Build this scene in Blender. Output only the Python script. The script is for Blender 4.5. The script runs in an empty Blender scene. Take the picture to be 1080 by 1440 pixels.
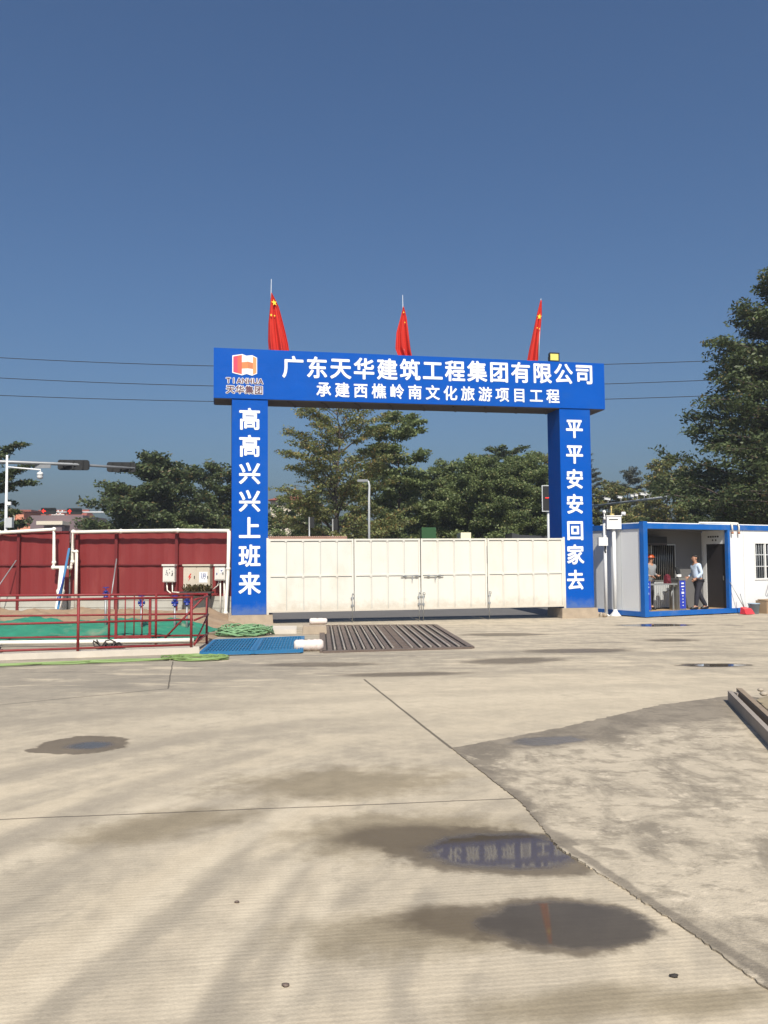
import bpy, math, random
import numpy as np
from mathutils import Vector, Matrix

R = math.radians
S = bpy.context.scene
COL = S.collection
random.seed(7)

# ------------------------------------------------------------------ camera, sky, sun, exposure
PITCH, ROLL, CAM_H, FPX = math.atan(68 / 1165), 0.0045, 1.7, 1165.0
cam = bpy.data.cameras.new('camera')
cam.sensor_fit = 'VERTICAL'; cam.sensor_height = 36.0; cam.lens = 36.0 * FPX / 1440
cam.clip_start = 0.1; cam.clip_end = 4000
cam_o = bpy.data.objects.new('camera', cam); COL.objects.link(cam_o)
cam_o.matrix_world = Matrix.Translation((0, 0, CAM_H)) @ Matrix.Rotation(R(90) + PITCH, 4, 'X') @ Matrix.Rotation(-ROLL, 4, 'Z')
S.camera = cam_o

SUN_EL, SUN_AZ = 47.0, 174.0          # compass azimuth, the camera looks to 0
world = bpy.data.worlds.new('World'); S.world = world; world.use_nodes = True
wn = world.node_tree
sky = wn.nodes.new('ShaderNodeTexSky'); sky.sky_type = 'NISHITA'; sky.sun_disc = False
sky.sun_elevation = R(SUN_EL); sky.sun_rotation = R(SUN_AZ)
sky.altitude = 0; sky.air_density = 1.2; sky.dust_density = 3.6; sky.ozone_density = 10.0
bg = wn.nodes['Background']; bg.inputs[1].default_value = 0.077
wn.links.new(sky.outputs[0], bg.inputs[0])

sl = bpy.data.lights.new('sun', 'SUN'); sl.energy = 4.3; sl.angle = R(0.5); sl.color = (1.0, 0.93, 0.82)
sun = bpy.data.objects.new('sun', sl); COL.objects.link(sun)
sdir = Vector((math.sin(R(SUN_AZ)) * math.cos(R(SUN_EL)), math.cos(R(SUN_AZ)) * math.cos(R(SUN_EL)), math.sin(R(SUN_EL))))
sun.rotation_euler = (-sdir).to_track_quat('-Z', 'Y').to_euler()
sun.location = (10, -30, 40)

S.view_settings.view_transform = 'Standard'; S.view_settings.look = 'None'
S.view_settings.exposure = 0.35; S.view_settings.gamma = 1.0
HAZE = 0.0008
S.cycles.max_bounces = 6; S.cycles.volume_bounces = 0; S.cycles.transparent_max_bounces = 8

# ------------------------------------------------------------------ helpers
def ray(x, y):
    cp, sp = math.cos(PITCH), math.sin(PITCH); c, s = math.cos(ROLL), math.sin(ROLL)
    f = Vector((0, cp, sp)); u0 = Vector((0, -sp, cp)); r0 = Vector((1, 0, 0))
    r = c * r0 - s * u0; u = s * r0 + c * u0
    return f + r * ((x - 540) / FPX) + u * ((720 - y) / FPX)

def at(x, y, Y):                       # survey: point at a known depth Y
    d = ray(x, y); return Vector((0, 0, CAM_H)) + d * (Y / d.y)

def gp(x, y, z=0.0):                   # survey: point at a known height z
    d = ray(x, y); return Vector((0, 0, CAM_H)) + d * ((z - CAM_H) / d.z)

def rgb(r, g, b):
    f = lambda v: v / 12.92 if v <= 0.04045 else ((v + 0.055) / 1.055) ** 2.4
    return (f(r / 255), f(g / 255), f(b / 255), 1)

class NT:
    """small node writer"""
    def __init__(s, name):
        s.m = bpy.data.materials.new(name); s.m.use_nodes = True
        s.t = s.m.node_tree; s.p = s.t.nodes['Principled BSDF']; s.out = s.t.nodes['Material Output']
    def node(s, kind, **kw):
        n = s.t.nodes.new(kind)
        for k, v in kw.items(): setattr(n, k, v)
        return n
    def put(s, sock, v):
        if v is None: return
        if hasattr(v, 'is_linked') or isinstance(v, bpy.types.NodeSocket): s.t.links.new(v, sock)
        else: sock.default_value = v
    def math(s, op, a, b=0.0, c=None, clamp=False):
        n = s.node('ShaderNodeMath', operation=op, use_clamp=clamp)
        s.put(n.inputs[0], a); s.put(n.inputs[1], b)
        if c is not None: s.put(n.inputs[2], c)
        return n.outputs[0]
    def noise(s, vec, scale, detail=3.0, rough=0.55, dist=0.0):
        n = s.node('ShaderNodeTexNoise'); s.put(n.inputs['Vector'], vec)
        n.inputs['Scale'].default_value = scale; n.inputs['Detail'].default_value = detail
        n.inputs['Roughness'].default_value = rough; n.inputs['Distortion'].default_value = dist
        return n.outputs['Fac']
    def mix(s, f, a, b, mode='MIX'):
        n = s.node('ShaderNodeMix', data_type='RGBA', blend_type=mode)
        s.put(n.inputs[0], f); s.put(n.inputs[6], a); s.put(n.inputs[7], b)
        return n.outputs[2]
    def mixf(s, f, a, b):
        n = s.node('ShaderNodeMix', data_type='FLOAT')
        s.put(n.inputs[0], f); s.put(n.inputs[2], a); s.put(n.inputs[3], b)
        return n.outputs[0]
    def step(s, v, a, b, lo=0.0, hi=1.0):
        n = s.node('ShaderNodeMapRange', interpolation_type='SMOOTHSTEP')
        s.put(n.inputs[0], v); n.inputs[1].default_value = a; n.inputs[2].default_value = b
        n.inputs[3].default_value = lo; n.inputs[4].default_value = hi
        return n.outputs[0]
    def xyz(s, x, y, z=0.0):
        n = s.node('ShaderNodeCombineXYZ'); s.put(n.inputs[0], x); s.put(n.inputs[1], y); s.put(n.inputs[2], z)
        return n.outputs[0]
    def scale(s, vec, v):
        n = s.node('ShaderNodeVectorMath', operation='MULTIPLY'); s.put(n.inputs[0], vec); n.inputs[1].default_value = v
        return n.outputs[0]
    def bump(s, h, strength, dist):
        n = s.node('ShaderNodeBump'); s.put(n.inputs['Height'], h)
        s.put(n.inputs['Strength'], strength); n.inputs['Distance'].default_value = dist
        s.t.links.new(n.outputs[0], s.p.inputs['Normal']); return n

def mat(name, color, rough=0.6, metal=0.0, var=0.12, scale=6.0, bump=0.0, dirt=None, dirt_amt=0.4, spec=0.5, stretch=None):
    """painted / plain surface with mottling, optional dirt patches and bump"""
    k = NT(name)
    co = k.node('ShaderNodeTexCoord').outputs['Object']
    if stretch: co = k.scale(co, stretch)
    n1 = k.noise(co, scale, 5.0)
    f = k.math('MULTIPLY_ADD', n1, 2 * var, 1 - var)
    c = k.mix(1.0, color, k.xyz(f, f, f), 'MULTIPLY')
    if dirt:
        n2 = k.noise(co, scale * 0.45, 6.0, 0.65)
        c = k.mix(k.math('MULTIPLY', k.step(n2, 0.5, 0.75), dirt_amt), c, dirt)
    k.put(k.p.inputs['Base Color'], c)
    k.put(k.p.inputs['Roughness'], k.math('MULTIPLY_ADD', n1, 0.2, rough - 0.1, clamp=True))
    k.p.inputs['Metallic'].default_value = metal
    k.p.inputs['Specular IOR Level'].default_value = spec
    if bump: k.bump(n1, bump, 0.02)
    return k.m

class MB:
    """collects shapes, links them as ONE mesh object"""
    def __init__(s): s.v = []; s.f = []; s.smooth = []
    def add(s, vs, fs, smooth=False):
        b = len(s.v); s.v += [tuple(v) for v in vs]
        s.f += [tuple(i + b for i in f) for f in fs]; s.smooth += [smooth] * len(fs); return s
    def box(s, c, d, rot=None, taper=1.0):
        x, y, z = d[0] / 2, d[1] / 2, d[2] / 2
        vs = [Vector((sx * x * (taper if sz > 0 else 1), sy * y * (taper if sz > 0 else 1), sz * z)) for sz in (-1, 1) for sy in (-1, 1) for sx in (-1, 1)]
        if rot is not None: vs = [rot @ v for v in vs]
        vs = [v + Vector(c) for v in vs]
        return s.add(vs, [(0, 2, 3, 1), (4, 5, 7, 6), (0, 1, 5, 4), (2, 6, 7, 3), (0, 4, 6, 2), (1, 3, 7, 5)])
    def span(s, a, b):                 # box from corner a to corner b
        return s.box([(p + q) / 2 for p, q in zip(a, b)], [abs(q - p) for p, q in zip(a, b)])
    def beam(s, p, q, w, h):
        p, q = Vector(p), Vector(q); d = q - p
        rot = d.to_track_quat('X', 'Z').to_matrix()
        return s.box((p + q) / 2, (d.length, w, h), rot)
    def tube(s, pts, r, n=8, cap=True, smooth=True):
        pts = [Vector(p) for p in pts]
        rs = r if isinstance(r, (list, tuple)) else [r] * len(pts)
        rings = []; ref = None
        for i, p in enumerate(pts):
            t = (pts[min(i + 1, len(pts) - 1)] - pts[max(i - 1, 0)])
            if t.length < 1e-9: t = Vector((0, 0, 1))
            t.normalize()
            if ref is None: ref = t.orthogonal().normalized()
            u = (ref - t * ref.dot(t))
            u = u.normalized() if u.length > 1e-6 else t.orthogonal().normalized()
            ref = u; w = t.cross(u)
            rings.append([p + (u * math.cos(2 * math.pi * j / n) + w * math.sin(2 * math.pi * j / n)) * rs[i] for j in range(n)])
        vs = [v for g in rings for v in g]; fs = []
        for i in range(len(pts) - 1):
            for j in range(n):
                a, b = i * n + j, i * n + (j + 1) % n
                fs.append((a, b, b + n, a + n))
        s.add(vs, fs, smooth)
        if cap:
            b = len(s.v) - len(vs)
            s.f.append(tuple(b + j for j in reversed(range(n)))); s.smooth.append(False)
            s.f.append(tuple(b + (len(pts) - 1) * n + j for j in range(n))); s.smooth.append(False)
        return s
    def lathe(s, c, prof, n=16, smooth=True, rot=None):
        c = Vector(c); vs = []; fs = []
        for r, z in prof:
            for j in range(n):
                a = 2 * math.pi * j / n
                v = Vector((r * math.cos(a), r * math.sin(a), z))
                vs.append(c + (rot @ v if rot is not None else v))
        for i in range(len(prof) - 1):
            for j in range(n):
                a, b = i * n + j, i * n + (j + 1) % n
                fs.append((a, b, b + n, a + n))
        s.add(vs, fs, smooth)
        b = len(s.v) - len(vs)
        s.f.append(tuple(b + j for j in reversed(range(n)))); s.smooth.append(False)
        s.f.append(tuple(b + (len(prof) - 1) * n + j for j in range(n))); s.smooth.append(False)
        return s
    def ball(s, c, r, n=10, m=7, jit=0.0):
        rx, ry, rz = r if isinstance(r, (tuple, list)) else (r, r, r)
        c = Vector(c); vs = []; fs = []
        for i in range(m + 1):
            th = math.pi * (0.02 + 0.96 * i / m)
            for j in range(n):
                a = 2 * math.pi * j / n; q = 1 + random.uniform(-jit, jit)
                vs.append(c + Vector((rx * q * math.sin(th) * math.cos(a), ry * q * math.sin(th) * math.sin(a), rz * q * math.cos(th))))
        for i in range(m):
            for j in range(n):
                a, b = i * n + j, i * n + (j + 1) % n
                fs.append((a, a + n, b + n, b))
        fs.append(tuple(range(n))); fs.append(tuple(m * n + j for j in reversed(range(n))))
        return s.add(vs, fs, True)
    def prism(s, outline, org, ux, uy, depth):   # polygon in the plane (ux, uy), extruded along ux x uy by depth
        org, ux, uy = Vector(org), Vector(ux), Vector(uy); nz = ux.cross(uy).normalized() * depth
        n = len(outline)
        a = [org + ux * x + uy * y for x, y in outline]
        vs = a + [p + nz for p in a]
        fs = [tuple(reversed(range(n))), tuple(range(n, 2 * n))] + [(i, (i + 1) % n, (i + 1) % n + n, i + n) for i in range(n)]
        return s.add(vs, fs)
    def build(s, name, m, parent=None):
        me = bpy.data.meshes.new(name); me.from_pydata(s.v, [], s.f)
        me.polygons.foreach_set('use_smooth', s.smooth)
        if m: me.materials.append(m)
        me.update()
        o = bpy.data.objects.new(name, me); COL.objects.link(o)
        if parent is not None: o.parent = parent
        return o

def tag(o, label, cat, group=None, kind=None):
    if label: o['label'] = label
    if cat: o['category'] = cat
    if group: o['group'] = group
    if kind: o['kind'] = kind
    return o

def thing(name, label, cat, loc=(0, 0, 0), rz=0.0, group=None):
    o = bpy.data.objects.new(name, None); COL.objects.link(o)
    o.empty_display_size = 0.2
    o.location = loc; o.rotation_euler = (0, 0, rz)
    return tag(o, label, cat, group)

def structure(o): o['kind'] = 'structure'; return o

def kids(o): return [c for c in bpy.data.objects if c.parent == o]

def copy_tree(o, parent=None):
    c = o.copy(); COL.objects.link(c)
    if parent is not None: c.parent = parent
    for ch in kids(o): copy_tree(ch, c)
    return c

_gl = {}
def glyph(ch):
    if ch in _gl: return _gl[ch]
    cu = bpy.data.curves.new('lettering', 'FONT'); cu.body = ch; cu.size = 1.0; cu.align_x = 'CENTER'; cu.resolution_u = 4
    o = bpy.data.objects.new('lettering', cu); COL.objects.link(o)
    dg = bpy.context.evaluated_depsgraph_get()
    me = o.evaluated_get(dg).to_mesh()
    vs = [(v.co.x, v.co.y) for v in me.vertices]; fs = [tuple(p.vertices) for p in me.polygons]
    o.evaluated_get(dg).to_mesh_clear()
    bpy.data.objects.remove(o); bpy.data.curves.remove(cu)
    xs = [v[0] for v in vs]; ys = [v[1] for v in vs]
    cx, cy = (max(xs) + min(xs)) / 2, (max(ys) + min(ys)) / 2
    if ord(ch) > 255: cx, cy = 0.0 if abs(cx) < 0.06 else cx, cy if abs(cy - 0.35) > 0.12 else 0.36
    _gl[ch] = ([(x - cx, y - cy) for x, y in vs], fs, max(xs) - min(xs)); return _gl[ch]

def letter(mb, ch, x, z, size, sx=1.0, bold=0.022, y=-0.004, n=10):
    """cut vinyl character in the local x/z plane facing -y, thickened to a heavy weight by stacked films"""
    vs, fs, w = glyph(ch)
    for j in range(n):
        a = 2 * math.pi * j / n
        ox, oz = (bold * size * math.cos(a), bold * size * math.sin(a)) if bold else (0, 0)
        mb.add([(x + vx * size * sx + ox, y - 0.0003 * j, z + vz * size + oz) for vx, vz in vs], fs)
        if not bold: break

# ------------------------------------------------------------------ materials
M = {}
def _wr(m):
    t = m.node_tree; b = [n for n in t.nodes if n.type == 'BUMP'][0]; b.inputs['Distance'].default_value = 0.05; return m
M['blue_banner'] = _wr(mat('blue banner', rgb(0, 79, 170), 0.55, var=0.10, scale=1.4, bump=0.45, spec=0.12, dirt=(0.03, 0.10, 0.27, 1), dirt_amt=0.35))
M['white_vinyl'] = mat('white vinyl', (0.82, 0.82, 0.80, 1), 0.5, var=0.02)
M['dark_steel'] = mat('dark steel', (0.06, 0.05, 0.045, 1), 0.7, var=0.4, scale=3)
M['gate_white'] = mat('cream white paint', (0.66, 0.64, 0.57, 1), 0.5, var=0.07, scale=2.5, dirt=(0.50, 0.42, 0.31, 1), dirt_amt=0.3, stretch=(1, 1, 0.5))
def splash(m, z0, z1, col, amt):
    """mud splashed up the foot of a sheet"""
    t = m.node_tree; k = NT.__new__(NT); k.m = m; k.t = t; k.p = t.nodes['Principled BSDF']
    co = k.node('ShaderNodeTexCoord').outputs['Object']; sp = k.node('ShaderNodeSeparateXYZ'); k.put(sp.inputs[0], co)
    n = k.noise(co, 5.0, 6.0, 0.7); z = k.math('ADD', sp.outputs[2], k.math('MULTIPLY_ADD', n, -0.7, 0.35))
    src = k.p.inputs['Base Color'].links[0].from_socket
    k.put(k.p.inputs['Base Color'], k.mix(k.math('MULTIPLY', k.step(z, z1, z0), amt), src, col)); return m
splash(M['gate_white'], 0.05, 0.42, (0.38, 0.31, 0.22, 1), 0.45)
splash(M['blue_banner'], 0.0, 0.35, (0.14, 0.19, 0.28, 1), 0.5)
M['white_metal'] = mat('white metal', (0.75, 0.75, 0.72, 1), 0.45, var=0.05)
M['cabin_white'] = mat('cabin sandwich panel', (0.72, 0.73, 0.72, 1), 0.5, var=0.03, scale=1.2, dirt=(0.6, 0.58, 0.52, 1), dirt_amt=0.2)
M['cabin_blue'] = mat('cabin blue paint', rgb(12, 92, 170), 0.45, var=0.12, scale=3, dirt=(0.20, 0.25, 0.33, 1), dirt_amt=0.3)
M['plinth'] = mat('rough concrete', (0.36, 0.29, 0.21, 1), 0.9, var=0.3, scale=5, bump=0.8)
M['kerb'] = mat('pale concrete', (0.55, 0.50, 0.42, 1), 0.9, var=0.15, scale=5, bump=0.4)
M['base_wall'] = mat('grey rendered base', (0.42, 0.41, 0.36, 1), 0.9, var=0.15, scale=2, dirt=(0.3, 0.3, 0.24, 1))
M['hoarding'] = mat('red hoarding sheet', rgb(122, 38, 38), 0.62, var=0.1, scale=1.5, dirt=(0.30, 0.07, 0.06, 1), dirt_amt=0.35, stretch=(3, 3, 0.6))
M['hoard_post'] = mat('red post paint', rgb(104, 28, 30), 0.6, var=0.15)
M['rail_red'] = mat('red rail paint', rgb(128, 34, 36), 0.6, var=0.3, scale=7, dirt=(0.17, 0.075, 0.05, 1), dirt_amt=0.7)
M['pvc'] = mat('white pvc pipe', (0.80, 0.77, 0.68, 1), 0.45, var=0.07)
M['blue_paint'] = mat('blue steel paint', rgb(28, 104, 150), 0.55, var=0.2, scale=6, dirt=(0.05, 0.12, 0.20, 1), dirt_amt=0.6)
M['valve_blue'] = mat('valve blue', rgb(30, 50, 135), 0.4, var=0.1)
M['grey_steel'] = mat('grey steel', (0.30, 0.31, 0.31, 1), 0.45, metal=0.4, var=0.12)
M['grey_paint'] = mat('pale grey paint', (0.50, 0.52, 0.52, 1), 0.45, var=0.08)
M['black'] = mat('black plastic', (0.012, 0.013, 0.013, 1), 0.75, var=0.2)
M['box_grey'] = mat('distribution box paint', (0.56, 0.50, 0.40, 1), 0.55, var=0.1, scale=3, dirt=(0.30, 0.22, 0.13, 1), dirt_amt=0.5)
M['box_white'] = mat('meter box paint', (0.68, 0.66, 0.6, 1), 0.5, var=0.06)
M['red_mark'] = mat('red mark', rgb(205, 40, 25), 0.5)
M['blue_mark'] = mat('blue mark', rgb(45, 70, 140), 0.5)
M['flag_red'] = mat('flag red cloth', rgb(198, 54, 44), 0.8, var=0.08, spec=0.15)
M['flag_yellow'] = mat('flag yellow', rgb(250, 215, 60), 0.7)
M['soil'] = mat('loose soil', (0.30, 0.21, 0.13, 1), 0.95, var=0.35, scale=4, bump=1.0, dirt=(0.42, 0.34, 0.24, 1))
M['net_green'] = mat('green dust net', rgb(40, 122, 96), 0.85, var=0.3, scale=3, bump=0.8, dirt=(0.30, 0.27, 0.18, 1), dirt_amt=0.65)
M['hose'] = mat('green hose', rgb(122, 146, 86), 0.5, var=0.25, scale=3)
M['hose_pale'] = mat('green mesh', rgb(118, 156, 112), 0.7, var=0.35)
M['rust'] = mat('worn iron', (0.14, 0.105, 0.085, 1), 0.65, metal=0.2, var=0.4, scale=4, bump=0.4, dirt=(0.24, 0.18, 0.14, 1), dirt_amt=0.5)
M['pit'] = mat('dark pit', (0.03, 0.025, 0.022, 1), 0.8, var=0.4)
M['rod'] = mat('worn steel rod', (0.42, 0.37, 0.31, 1), 0.45, metal=0.5, var=0.3, scale=3)
M['wood'] = mat('weathered timber', (0.26, 0.20, 0.14, 1), 0.85, var=0.4, scale=5, bump=0.5, stretch=(1, 12, 12))
M['wood_grey'] = mat('grey weathered board', (0.30, 0.26, 0.22, 1), 0.9, var=0.35, scale=3, bump=0.6)
M['sack'] = mat('dirty white sack', (0.68, 0.60, 0.54, 1), 0.85, var=0.2, scale=7, bump=0.8, dirt=(0.30, 0.15, 0.10, 1), dirt_amt=0.6)
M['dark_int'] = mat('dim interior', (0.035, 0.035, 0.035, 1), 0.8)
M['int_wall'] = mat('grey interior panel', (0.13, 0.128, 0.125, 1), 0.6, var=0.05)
M['floor'] = mat('yellow plywood floor', (0.36, 0.25, 0.14, 1), 0.7, var=0.15)
M['skin'] = mat('skin', (0.42, 0.22, 0.14, 1), 0.55, var=0.06)
M['hair'] = mat('dark hair', (0.012, 0.010, 0.009, 1), 0.6)
M['shirt'] = mat('pale blue shirt', (0.52, 0.62, 0.76, 1), 0.8, var=0.08, scale=9, bump=0.3)
M['shirt_grey'] = mat('grey shirt', (0.24, 0.25, 0.26, 1), 0.8, var=0.1, scale=9)  # light grey cloth set darker, the shade of the bay is in its colour
M['trousers'] = mat('dark trousers', (0.018, 0.018, 0.026, 1), 0.8, var=0.2)
M['shoe'] = mat('black shoe', (0.01, 0.01, 0.01, 1), 0.4)
M['helmet'] = mat('orange helmet', rgb(170, 72, 26), 0.4)
M['stainless'] = mat('brushed stainless', (0.45, 0.44, 0.40, 1), 0.35, metal=0.8, var=0.1)
M['turn_blue'] = mat('turnstile blue panel', rgb(40, 60, 165), 0.4)
M['maroon'] = mat('maroon bag cloth', rgb(96, 20, 36), 0.8)
M['dustpan'] = mat('red plastic', rgb(225, 62, 66), 0.4)
M['bucket'] = mat('blue grey bucket', (0.28, 0.36, 0.44, 1), 0.4)
M['card'] = mat('brown cardboard', (0.33, 0.23, 0.14, 1), 0.85, var=0.12)
M['pink_wall'] = mat('salmon render', rgb(206, 138, 108), 0.85, var=0.08)
M['brown_wall'] = mat('dull mauve render', rgb(112, 96, 98), 0.85, var=0.12)
M['cream_wall'] = mat('cream render', rgb(206, 196, 176), 0.85, var=0.08)
M['tile_red'] = mat('red roof tile', rgb(140, 78, 64), 0.8, var=0.2, scale=3)
M['window'] = mat('dark window glass', (0.02, 0.025, 0.03, 1), 0.15)
M['pinkbrick'] = mat('pink brick', rgb(176, 140, 122), 0.9, var=0.3, scale=3)
M['lorry_green'] = mat('green lorry paint', rgb(34, 78, 38), 0.5)
M['cream_paint'] = mat('cream lorry paint', rgb(235, 228, 195), 0.4)
M['tarp'] = mat('dark tarpaulin', (0.03, 0.032, 0.036, 1), 0.7, var=0.3)
M['asphalt'] = mat('asphalt', (0.13, 0.125, 0.12, 1), 0.9, var=0.2, scale=1.5, bump=0.3)
M['stone'] = mat('stone', (0.36, 0.31, 0.24, 1), 0.9, var=0.3, scale=6, bump=0.6)
M['bark'] = mat('bark', (0.07, 0.055, 0.045, 1), 0.9, var=0.35, scale=4, bump=0.8)
M['bark_pale'] = mat('pale bark', (0.20, 0.15, 0.11, 1), 0.9, var=0.3, scale=4, bump=0.5)
M['white_pole'] = mat('white pole paint', (0.70, 0.71, 0.70, 1), 0.45, var=0.05)

def lens_mat(name, color, strength):
    k = NT(name); k.p.inputs['Base Color'].default_value = color
    k.p.inputs['Emission Color'].default_value = color; k.p.inputs['Emission Strength'].default_value = strength
    return k.m
M['red_lamp'] = lens_mat('red signal lamp', rgb(255, 50, 35), 0.8)
k = NT('floodlight reflector'); k.p.inputs['Base Color'].default_value = (0.75, 0.68, 0.16, 1); k.p.inputs['Roughness'].default_value = 0.35
M['flood'] = k.m

def leaf_mat(name, dark, light, odd, odd_amt=0.08, transl=0.3):
    k = NT(name)
    rnd = k.node('ShaderNodeNewGeometry').outputs['Random Per Island']
    pos = k.node('ShaderNodeTexCoord').outputs['Object']
    big = k.noise(pos, 0.55, 2.0)
    c = k.mix(k.math('MULTIPLY_ADD', rnd, 0.7, k.math('MULTIPLY_ADD', big, 1.2, -0.45), clamp=True), dark, light)
    r2 = k.math('FRACT', k.math('MULTIPLY', rnd, 37.7))
    c = k.mix(k.math('LESS_THAN', r2, odd_amt), c, odd)
    k.put(k.p.inputs['Base Color'], c); k.p.inputs['Roughness'].default_value = 0.5
    k.p.inputs['Specular IOR Level'].default_value = 0.35
    tr = k.node('ShaderNodeBsdfTranslucent'); k.put(tr.inputs[0], c)
    ms = k.node('ShaderNodeMixShader'); ms.inputs[0].default_value = transl
    k.t.links.new(k.p.outputs[0], ms.inputs[1]); k.t.links.new(tr.outputs[0], ms.inputs[2])
    k.t.links.new(ms.outputs[0], k.out.inputs[0]); return k.m
M['leaf_dark'] = leaf_mat('dark foliage', (0.048, 0.070, 0.030, 1), (0.155, 0.195, 0.078, 1), (0.18, 0.14, 0.06, 1), 0.06, 0.40)
M['leaf_mid'] = leaf_mat('mid foliage', (0.085, 0.122, 0.048, 1), (0.270, 0.325, 0.125, 1), (0.29, 0.27, 0.12, 1), 0.06, 0.42)
M['leaf_olive'] = leaf_mat('yellowing foliage', (0.115, 0.138, 0.048, 1), (0.315, 0.33, 0.12, 1), (0.35, 0.24, 0.09, 1), 0.12, 0.42)
M['leaf_grey'] = leaf_mat('grey green foliage', (0.062, 0.076, 0.058, 1), (0.135, 0.150, 0.112, 1), (0.15, 0.14, 0.11, 1), 0.05, 0.35)
M['leaf_dry'] = leaf_mat('dry plants', (0.05, 0.05, 0.02, 1), (0.14, 0.11, 0.05, 1), (0.18, 0.12, 0.06, 1), 0.2)

# ------------------------------------------------------------------ the yard
def ground_material(patch=False):
    k = NT('rough concrete patch' if patch else 'brushed concrete yard')
    g = k.node('ShaderNodeNewGeometry').outputs['Position']
    sp = k.node('ShaderNodeSeparateXYZ'); k.put(sp.inputs[0], g); x, y = sp.outputs[0], sp.outputs[1]
    n_warp = k.noise(g, 1.6, 4.0, 0.6); n_fine = k.noise(g, 9.0, 5.0, 0.65); n_grain = k.noise(g, 70.0, 3.0)
    n_big = k.noise(g, 0.35, 3.0); n_edge = k.noise(g, 4.2, 5.0, 0.6)
    def blob(cx, cy, rx, ry, rot=0.0, soft=0.15, amp=0.5):
        amp *= 2.3
        X = k.math('SUBTRACT', x, cx); Y = k.math('SUBTRACT', y, cy)
        c, s_ = math.cos(rot), math.sin(rot)
        a = k.math('MULTIPLY_ADD', X, c / rx, k.math('MULTIPLY', Y, s_ / rx))
        b = k.math('MULTIPLY_ADD', X, -s_ / ry, k.math('MULTIPLY', Y, c / ry))
        d = k.math('SQRT', k.math('ADD', k.math('MULTIPLY', a, a), k.math('MULTIPLY', b, b)))
        w = k.math('ADD', k.math('MULTIPLY', n_warp, 0.50), k.math('ADD', k.math('MULTIPLY', n_edge, 0.45), k.math('MULTIPLY', n_fine, 0.20)))
        w = k.math('SUBTRACT', w, 0.075)
        d = k.math('ADD', d, k.math('MULTIPLY_ADD', w, amp * 2, -amp))
        return k.step(d, 1 - soft, 1 + soft, 1.0, 0.0)
    def seg(x1, y1, x2, y2, w, wob=0.03):
        L = math.hypot(x2 - x1, y2 - y1); ux, uy = (x2 - x1) / L, (y2 - y1) / L
        X = k.math('SUBTRACT', x, x1); Y = k.math('SUBTRACT', y, y1)
        t = k.math('MULTIPLY_ADD', X, ux, k.math('MULTIPLY', Y, uy))
        d = k.math('MULTIPLY_ADD', X, -uy, k.math('MULTIPLY', Y, ux))
        d = k.math('ABSOLUTE', k.math('ADD', d, k.math('MULTIPLY_ADD', n_warp, 2 * wob, -wob)))
        inside = k.math('MULTIPLY', k.math('GREATER_THAN', t, 0.0), k.math('LESS_THAN', t, L))
        return k.math('MULTIPLY', k.step(d, w * 0.4, w, 1.0, 0.0), inside)
    def mx(vals):
        r = vals[0]
        for v in vals[1:]: r = k.math('MAXIMUM', r, v)
        return r
    if patch:
        st = k.noise(k.scale(g, (1.0, 0.55, 1)), 1.9, 6.0, 0.7, 0.4)
        c = k.mix(k.step(st, 0.36, 0.58), (0.225, 0.192, 0.142, 1), (0.475, 0.408, 0.302, 1))
        c = k.mix(k.math('MULTIPLY', k.step(k.math('SUBTRACT', x, k.math('MULTIPLY', y, 0.35)), -0.6, 2.2), 0.35), c, (0.50, 0.43, 0.315, 1))
        c = k.mix(k.step(k.noise(g, 5.0, 6.0, 0.75), 0.52, 0.72), c, (0.60, 0.515, 0.385, 1))
        c = k.mix(k.math('MULTIPLY', k.step(k.noise(k.scale(g, (1.0, 1.6, 1.0)), 3.4, 6.0, 0.7), 0.50, 0.62), 0.62), c, (0.21, 0.178, 0.13, 1))
        edge = mx([seg(0.5, 7.65, 4.6, 10.15, 0.75, 0.5), seg(0.55, 7.8, 1.05, 5.0, 0.13, 0.2), seg(1.02, 5.1, 1.9, 2.4, 0.05, 0.08), blob(1.35, 7.9, 0.75, 0.38, 0.35, 0.5, 0.5), blob(3.4, 9.2, 1.0, 0.5, 0.4, 0.6, 0.5)])
        c = k.mix(k.math('MULTIPLY', edge, 0.68), c, (0.145, 0.122, 0.092, 1))
        wet = blob(1.55, 7.85, 0.42, 0.16, 0.3, 0.3, 0.5)
        c = k.mix(k.math('MULTIPLY', wet, 0.6), c, (0.07, 0.065, 0.06, 1))
        rough = k.mixf(wet, 0.9, 0.35)
        k.bump(k.math('ADD', k.math('MULTIPLY', n_fine, 0.7), k.math('MULTIPLY', n_grain, 0.3)), 0.8, 0.02)
        k.put(k.p.inputs['Base Color'], c); k.put(k.p.inputs['Roughness'], rough)
        return k.m
    # tyre sweeps: ellipses round a turning point
    X = k.math('SUBTRACT', x, 5.2); Y = k.math('MULTIPLY', k.math('SUBTRACT', y, 3.0), 1.28)
    rad = k.math('SQRT', k.math('ADD', k.math('MULTIPLY', X, X), k.math('MULTIPLY', Y, Y)))
    ang = k.math('ARCTAN2', Y, X)
    rad = k.math('ADD', rad, k.math('ADD', k.math('MULTIPLY', n_big, 0.9), k.math('MULTIPLY', n_warp, 0.10)))
    sweep = k.noise(k.xyz(rad, k.math('MULTIPLY', ang, 1.0), 0.0), 1.8, 6.0, 0.65)
    sweep2 = k.noise(k.xyz(rad, k.math('MULTIPLY', ang, 0.9), 3.0), 0.9, 4.0, 0.6)
    track = k.noise(k.xyz(k.math('MULTIPLY', rad, 1.0), k.math('MULTIPLY', ang, 0.5), 7.0), 7.0, 2.0, 0.5)
    mott = k.noise(g, 2.3, 8.0, 0.72)
    nearm = k.step(y, 10.5, 5.5)
    m1 = k.math('MULTIPLY', nearm, 0.36)
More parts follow.
